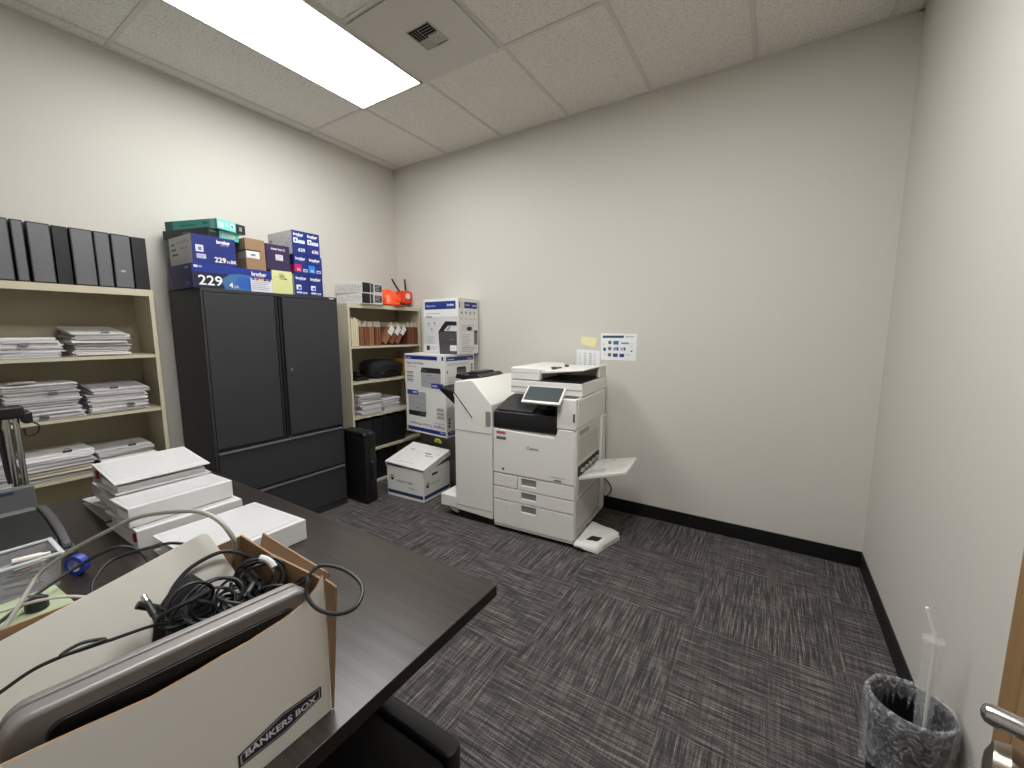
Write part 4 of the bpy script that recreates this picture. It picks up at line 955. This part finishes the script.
# face towards the camera, its upper edge torn
edge = [(BY1, zt + .008), (-2.698, zt - .009), (-2.717, zt - .022), (-2.735, zt - .027), (-2.754, zt - .031), (-2.78, zt - .032), (-2.805, zt - .034), (-2.84, zt - .032), (-2.868, zt - .0325), (-2.90, zt - .0315), (-2.919, zt - .031), (-2.956, zt - .024), (-2.986, zt - .018), (-3.012, zt - .0135), (-3.036, zt - .010), (BY0, zt - .008)]
wall([(BX1, BY0, zb), (BX1, BY1, zb)] + [(BX1, y, z) for y, z in edge], (-e, 0, 0), 0, 1)
wall([(BX0, BY0, zb), (BX0, BY1, zb), (BX0, BY1, zt), (BX0, -2.8, zt - .006), (BX0, BY0, zt - .002)], (e, 0, 0), 0, 1)
wall([(BX0 + e, BY1, zb), (BX1 - e, BY1, zb), (BX1 - e, BY1, zt + .001), (BX0 + .12, BY1, zt - .004), (BX0 + e, BY1, zt + .002)], (0, -e, 0), 0, 1)
wall([(BX0 + e, BY0, zb), (BX1 - e, BY0, zb), (BX1 - e, BY0, zt), (BX0 + e, BY0, zt)], (0, e, 0), 0, 1)
wall([(BX0 + e, BY0 + e, zb), (BX1 - e, BY0 + e, zb), (BX1 - e, BY1 - e, zb), (BX0 + e, BY1 - e, zb)], (0, 0, e), 1, 1)
box = b.build('box_walls', [WC, CARD], t, world=True)
b = MB(); b.hexa([(BX1 + .0005, BY1 + .0005, zb + .002), (BX1 + .003, BY1 + .0005, zb + .002), (BX1 + .003, BY1 + .0035, zb + .002), (BX1 + .0005, BY1 + .0035, zb + .002), (BX1 + .0005, BY1 + .002, zt - .002), (BX1 + .022, BY1 + .008, zt - .012), (BX1 + .022, BY1 + .011, zt - .012), (BX1 + .0005, BY1 + .006, zt - .002)])
b.build('corner_flap', CARD, t, world=True)
b = MB(); b.hexa([(BX0 + .05, BY1 + .001, zt - .05), (BX1 - .01, BY1 + .001, zt - .05), (BX1 - .01, BY1 + .004, zt - .05), (BX0 + .05, BY1 + .004, zt - .05), (BX0 + .05, BY1 + .018, zt + .010), (BX1 - .005, BY1 + .012, zt + .002), (BX1 - .005, BY1 + .015, zt + .002), (BX0 + .05, BY1 + .021, zt + .010)])
b.build('outer_flap', CARD, t, world=True)
p = Print((BX1, BY0, zb), (0, 1, 0), (0, 0, 1)); oy, oz = -BY0, -zb
def Y(y): return y - BY0
def Zz(z): return z - zb
p.poly([(Y(-2.835), Zz(.772)), (Y(-2.768), Zz(.769)), (Y(-2.703), Zz(.780)), (Y(-2.703), Zz(.801)), (Y(-2.768), Zz(.806)), (Y(-2.835), Zz(.793))], '1a1930')
p.poly([(Y(-2.832), Zz(.7745)), (Y(-2.768), Zz(.7715)), (Y(-2.706), Zz(.782)), (Y(-2.706), Zz(.799)), (Y(-2.768), Zz(.8035)), (Y(-2.832), Zz(.7905))], 'b9b9c4')
p.poly([(Y(-2.830), Zz(.7758)), (Y(-2.768), Zz(.773)), (Y(-2.7075), Zz(.783)), (Y(-2.7075), Zz(.7978)), (Y(-2.768), Zz(.802)), (Y(-2.830), Zz(.7892))], '1a1930')
p.text('BANKERS BOX', Y(-2.826), Zz(.7815), .0155, 'e3e3e6', .03, w=.113)
p.rect(Y(-2.848), Zz(.771), .01, .004, '8a8a90')
p.build('printed_logo', t, world=True)

# the laptop standing on edge
lt = thing('laptop', 'closed silver laptop with black underside standing on edge inside the carton', 'laptop', (2.697, -2.884, zb + .033))
lt.rotation_euler = (math.radians(-2.8), math.radians(1.5), math.radians(-3.5))
SILV = M('827e7c', .42, .35, name='silver_shell'); SILV2 = M('7a7674', .45, .3)
b = MB(); b.prism(rrect(-.158, .170, .0, .225, .024), 'x', .0015, .026); b.build('base', SILV, lt, bevel=.0065, seg=4)
b = MB(); b.prism(rrect(-.157, .168, .001, .224, .024), 'x', -.013, .000); b.build('lid', SILV2, lt, bevel=.004, seg=3)
b = MB(); b.prism(rrect(-.125, .140, .02, .203, .014), 'x', .0262, .0282); b.build('black_underside', M('0e0e10', .45), lt, bevel=.001)
b = MB(); b.prism(rrect(-.127, .142, .018, .205, .014), 'x', .0255, .0268); b.build('underside_rim', M('3a3a3d', .35), lt)

# white panel leaning in the carton
t = thing('white_board', 'blank off-white panel with rounded corner leaning inside the carton', 'panel', (2.55, -2.90, zb + .02))
top0, top1 = Vector((2.478, -2.752, 1.034)), Vector((2.478, -3.065, .968)); dn = Vector((.072, .02, -.085)).normalized()
u_ = (top1 - top0); L_ = u_.length; u_.normalize(); nn = u_.cross(dn).normalized()
if nn.x < 0: nn = -nn
pts = []
def pt_(a_, d_): return top0 + u_*a_ + dn*d_
out = [(.0, .012), (.002, .005), (.007, .001), (.014, 0)] + [(L_, 0), (L_, .17), (.0, .17)]
b = MB(); A = [b._v(pt_(*o_)) for o_ in out]; B = [b._v(pt_(*o_) - nn*.008) for o_ in out]
b._f(A, 0); b._f(B[::-1], 0)
for i in range(len(A)): b._f([A[i], A[(i+1) % len(A)], B[(i+1) % len(A)], B[i]], 0)
b.build('panel_sheet', M('b9b6ae', .5, var=.015), t, world=True, bevel=.0015)

# cables
def cable(label, pts, r=.0035, mat=None, name='cable', ends=None, cat='cable', group=None):
    z = min(p_[2] for p_ in pts); q = min(pts, key=lambda p_: p_[2])
    t = thing(name, label, cat, (q[0], q[1], z - r), 0, group)
    MB().tube(pts, r, 8, sub=8).build('cord', mat or RUBBER, t, world=True)
    for e_ in (ends or ()):
        a_, b_ = (Vector(pts[0]), Vector(pts[1])) if e_ == 0 else (Vector(pts[-1]), Vector(pts[-2]))
        d_ = (a_ - b_).normalized(); MB().tube([a_ - d_*.012, a_ + d_*.012], r*1.9, 8, sub=1).build('plug', mat or RUBBER, t, world=True)
    return t
CABG = M('a3a19a', .45); CABW = M('cfccbe', .45)
cable('grey network cable arching from the green pad over the binders into the carton', [(2.06, -2.985, .775), (2.04, -2.965, .80), (2.02, -2.941, .825), (1.996, -2.921, .845), (1.987, -2.902, .865), (2.036, -2.863, .91), (2.168, -2.819, .98), (2.31, -2.798, 1.04), (2.475, -2.771, 1.08), (2.526, -2.752, 1.07), (2.548, -2.74, 1.04), (2.539, -2.732, 1.01), (2.50, -2.722, .955), (2.49, -2.73, .90)], .0042, CABG, 'network_cable')
cable('thin cream cable running across the green pad beside the carton', [(1.93, -3.06, .79), (1.972, -2.967, .80), (2.029, -2.912, .818), (2.097, -2.863, .822), (2.2, -2.80, .80), (2.27, -2.77, .772), (2.35, -2.75, .747)], .0032, CABW, 'cable')
cable('black cable rising off the pad and curving down to the binders', [(1.98, -2.98, .775), (1.94, -2.93, .785), (1.89, -2.875, .79), (1.868, -2.815, .805), (1.902, -2.761, .832), (1.92, -2.726, .82), (1.945, -2.71, .79), (1.98, -2.70, .75)], .0042, None, 'cable')
cable('black cable looping from the desk up onto the nearest white binder', [(2.08, -2.84, .745), (2.0, -2.83, .785), (1.966, -2.812, .80), (1.931, -2.775, .812), (1.953, -2.716, .822), (1.98, -2.661, .822), (2.06, -2.62, .8165)], .0038, None, 'cable')
cable('black cable arching over the white panel inside the carton', [(2.61, -2.86, .93), (2.575, -2.85, .95), (2.54, -2.838, .962), (2.522, -2.82, .978), (2.516, -2.79, .995), (2.522, -2.746, 1.002), (2.54, -2.716, .985), (2.535, -2.70, .95), (2.57, -2.70, .91)], .0036, None, 'cable')
cable('black cable loop hanging out over the carton corner above the desk', [(2.66, -2.72, .93), (2.69, -2.715, .965), (2.718, -2.706, .99), (2.722, -2.678, 1.004), (2.761, -2.657, .998), (2.803, -2.655, .982), (2.821, -2.68, .968), (2.806, -2.703, .962), (2.775, -2.717, .966), (2.745, -2.717, .978), (2.728, -2.706, .998), (2.69, -2.70, .975), (2.64, -2.70, .93)], .0034, None, 'cable')
r_ = random.Random(21)
for k, (l, c, R_, tilt_, n_) in enumerate([
    ('coiled black cable with a white tie label against the brown carton wall', (2.60, -2.722, .965), .038, 1.0, 5),
    ('coiled black cable in the middle of the tangle inside the carton', (2.605, -2.795, .962), .040, .9, 4),
    ('loose black cable tangle behind the laptop inside the carton', (2.612, -2.762, .945), .042, .25, 7),
    ('black cable coil crammed in the carton corner behind the laptop end', (2.655, -2.735, .945), .032, .7, 5),
    ('grey-black cord loops lying over the pouch inside the carton', (2.60, -2.83, .975), .032, 1.1, 3)]):
    pts = []
    ax = Matrix.Translation(c) @ Matrix.Rotation(.6 + k, 4, 'Z') @ Matrix.Rotation(tilt_, 4, 'X')
    for i in range(n_*10):
        a_ = 2*PI*i/10; rr2 = R_*(1 + .22*math.sin(i*.37 + k)); pts.append(tuple(ax @ Vector((rr2*math.cos(a_), rr2*.78*math.sin(a_), -.02 + .04*(i/(n_*10)) + .010*math.sin(i*.9)))))
    t = thing('coiled_cable', l, 'cable', (c[0], c[1], c[2] - R_), 0, 'black cables in the carton')
    MB().tube(pts, .0027, 6, sub=3).build('cord', RUBBER, t, world=True)
    if k == 0:
        b = MB(); b.tube([tuple(ax @ Vector((R_*1.06*math.cos(a_), R_*.83*math.sin(a_), .024))) for a_ in (.5, .8, 1.1, 1.4)], .0058, 8); b.build('tie_label', M('c9c8c4', .5), t, world=True)
    else:
        p0, p1 = Vector(pts[-1]), Vector(pts[-2]); d_ = (p0 - p1).normalized(); MB().tube([p0, p0 + d_*.03], .006, 8, sub=1).build('plug', BLACKP, t, world=True)
t = thing('power_adapter', 'black power adapter block half buried in the cable tangle', 'adapter', (2.598, -2.845, .885), .4)
b = MB(); b.box(-.028, .028, -.05, .05, 0, .032, 0, Matrix.Rotation(-.5, 4, 'X')); b.build('adapter_case', BLACKP, t, bevel=.006)
MB().tube([(0, .045, .0), (.01, .07, .03), (.02, .08, .05)], .003, 6).build('lead', RUBBER, t)
t = thing('cloth_pouch', 'limp black cloth pouch draped against the white panel', 'pouch', (2.565, -2.83, .86))
b = MB(); pr_ = [(2.55, -2.868, .905), (2.535, -2.855, .955), (2.522, -2.82, .985), (2.525, -2.797, .992), (2.54, -2.78, .968), (2.56, -2.775, .92), (2.565, -2.80, .885)]
A = [b._v(p_) for p_ in pr_]; B = [b._v((p_[0] + .022, p_[1] - .006, p_[2] - .012)) for p_ in pr_]; b._f(A, 0); b._f(B[::-1], 0)
for i in range(len(A)): b._f([A[i], A[(i+1) % len(A)], B[(i+1) % len(A)], B[i]], 0)
b.build('pouch_body', M('0f0f11', .85, bump=.4, scale=150), t, world=True, bevel=.005)
t = thing('barrel_plug', 'black barrel plug with a metal tip sticking up by the white panel', 'plug', (2.585, -2.867, .945))
b = MB(); b.tube([(2.556, -2.868, .987), (2.578, -2.866, .972)], .0052, 12, sub=1); b.tube([(2.578, -2.866, .972), (2.592, -2.866, .962)], .0042, 10, sub=1); b.tube([(2.592, -2.866, .962), (2.60, -2.862, .955), (2.60, -2.845, .948), (2.595, -2.82, .945)], .0026, 8); b.build('plug_body', RUBBER, t, world=True)
b = MB(); b.tube([(2.547, -2.8685, .993), (2.556, -2.868, .987)], .0046, 12, sub=1); b.build('metal_tip', CHROME, t, world=True)
cable('thin black wire trailing along the laptop edge at the picture edge', [(2.64, -3.06, .985), (2.645, -3.026, 1.0), (2.648, -2.996, 1.012), (2.66, -2.965, 1.018), (2.655, -2.936, 1.012), (2.645, -2.955, 1.016), (2.66, -2.975, 1.02), (2.64, -2.93, 1.0), (2.61, -2.88, .975), (2.595, -2.85, .955)], .0022, None, 'cable')

# ------------------------------------------------------------------ waste bin with clear liner
t = thing('waste_bin', 'black waste bin with a clear plastic liner by the right-hand wall', 'bin', (3.784, -1.50, 0))
b = MB(); b.lathe([(0, .0), (.078, 0), (.08, .005), (.094, .285), (.099, .29), (.099, .298), (.091, .298), (.076, .012), (0, .012)], (0, 0, 0), 32, cap=False); b.build('bin_body', BLACKP, t)
b = MB(); n = 40; rings = []
rv = random.Random(8); ph = [rv.uniform(0, 6.28) for _ in range(6)]
for i, (r0, z) in enumerate([(.08, .05), (.088, .24), (.0905, .302), (.0955, .312), (.102, .306), (.1025, .26), (.099, .21), (.101, .16), (.103, .11)]):
    ring = []
    for j in range(n):
        a_ = 2*PI*j/n; wv = .004*math.sin(a_*7 + ph[0] + i)*(.4 + .25*i) + .003*math.sin(a_*13 + ph[1] - i*.7) if i > 3 else -.001
        ring.append(b._v(((r0 + max(wv, -.001 if i < 5 else -.0)) * math.cos(a_), (r0 + max(wv, 0)) * math.sin(a_), z + (.02*math.sin(a_*3 + ph[2]) if i > 6 else 0))))
    rings.append(ring)
for A, B in zip(rings, rings[1:]):
    for j in range(n): b._f([A[j], A[(j+1) % n], B[(j+1) % n], B[j]], 0)
LINER = bpy.data.materials.new('liner_film'); LINER.use_nodes = True
nt = LINER.node_tree; pb = nt.nodes['Principled BSDF']; pb.inputs['Base Color'].default_value = (.75, .77, .8, 1); pb.inputs['Roughness'].default_value = .15
nz = nt.nodes.new('ShaderNodeTexNoise'); nz.inputs['Scale'].default_value = 9; nz.inputs['Detail'].default_value = 5; nz.inputs['Distortion'].default_value = 2
rp_ = nt.nodes.new('ShaderNodeValToRGB'); rp_.color_ramp.elements[0].position = .42; rp_.color_ramp.elements[0].color = (.10, .10, .10, 1); rp_.color_ramp.elements[1].position = .68; rp_.color_ramp.elements[1].color = (.42, .42, .42, 1)
nt.links.new(nz.outputs['Fac'], rp_.inputs[0]); nt.links.new(rp_.outputs[0], pb.inputs['Alpha'])
b.build('clear_liner', LINER, t, sharp=180)
t = thing('drink_cup', 'clear drinking cup with a white straw poking up out of the waste bin', 'cup', (3.822, -1.47, .0132))
b = MB(); b.lathe([(0, 0), (.018, 0), (.023, .49), (.024, .495), (.022, .495), (.017, .004), (0, .004)], (0, 0, 0), 24, cap=False); b.build('cup_body', CLEAR, t)
b = MB(); b.lathe([(.0, .504), (.012, .503), (.021, .497), (.025, .496), (.025, .489), (.0255, .488)], (0, 0, 0), 24, cap=False); b.build('cup_lid', CLEAR, t, solid=.0006)
b = MB(); b.tube([(.008, .0, .02), (.003, .0, .49), (-.001, .0, .52), (-.022, .008, .585)], .0048, 10, sub=1); b.build('straw', M('ece8e2', .4), t)

# ------------------------------------------------------------------ camera and world
cam = bpy.data.cameras.new('camera'); co = bpy.data.objects.new('camera', cam); C.objects.link(co)
cam.sensor_width = 36; cam.lens = 409.63 / 1024 * 36; cam.clip_start = .02
ya, pi_, ro = -.5657, -.1284, -.0009
fw = Vector((math.sin(ya)*math.cos(pi_), math.cos(ya)*math.cos(pi_), math.sin(pi_))); rt = Vector((math.cos(ya), -math.sin(ya), 0)); up = rt.cross(fw)
r2, u2 = rt*math.cos(ro) + up*math.sin(ro), -rt*math.sin(ro) + up*math.cos(ro)
m = Matrix((r2, u2, -fw)).transposed().to_4x4(); m.translation = (3.3633, -3.0627, 1.41); co.matrix_world = m
sc = bpy.context.scene; sc.camera = co
w = bpy.data.worlds.new('world'); sc.world = w; w.use_nodes = True
w.node_tree.nodes['Background'].inputs[0].default_value = (.9, .92, 1, 1); w.node_tree.nodes['Background'].inputs[1].default_value = .05
sc.view_settings.view_transform = 'Standard'; sc.view_settings.look = 'None'; sc.view_settings.gamma = 1; sc.view_settings.use_curve_mapping = False
sc.view_settings.exposure = 0.8
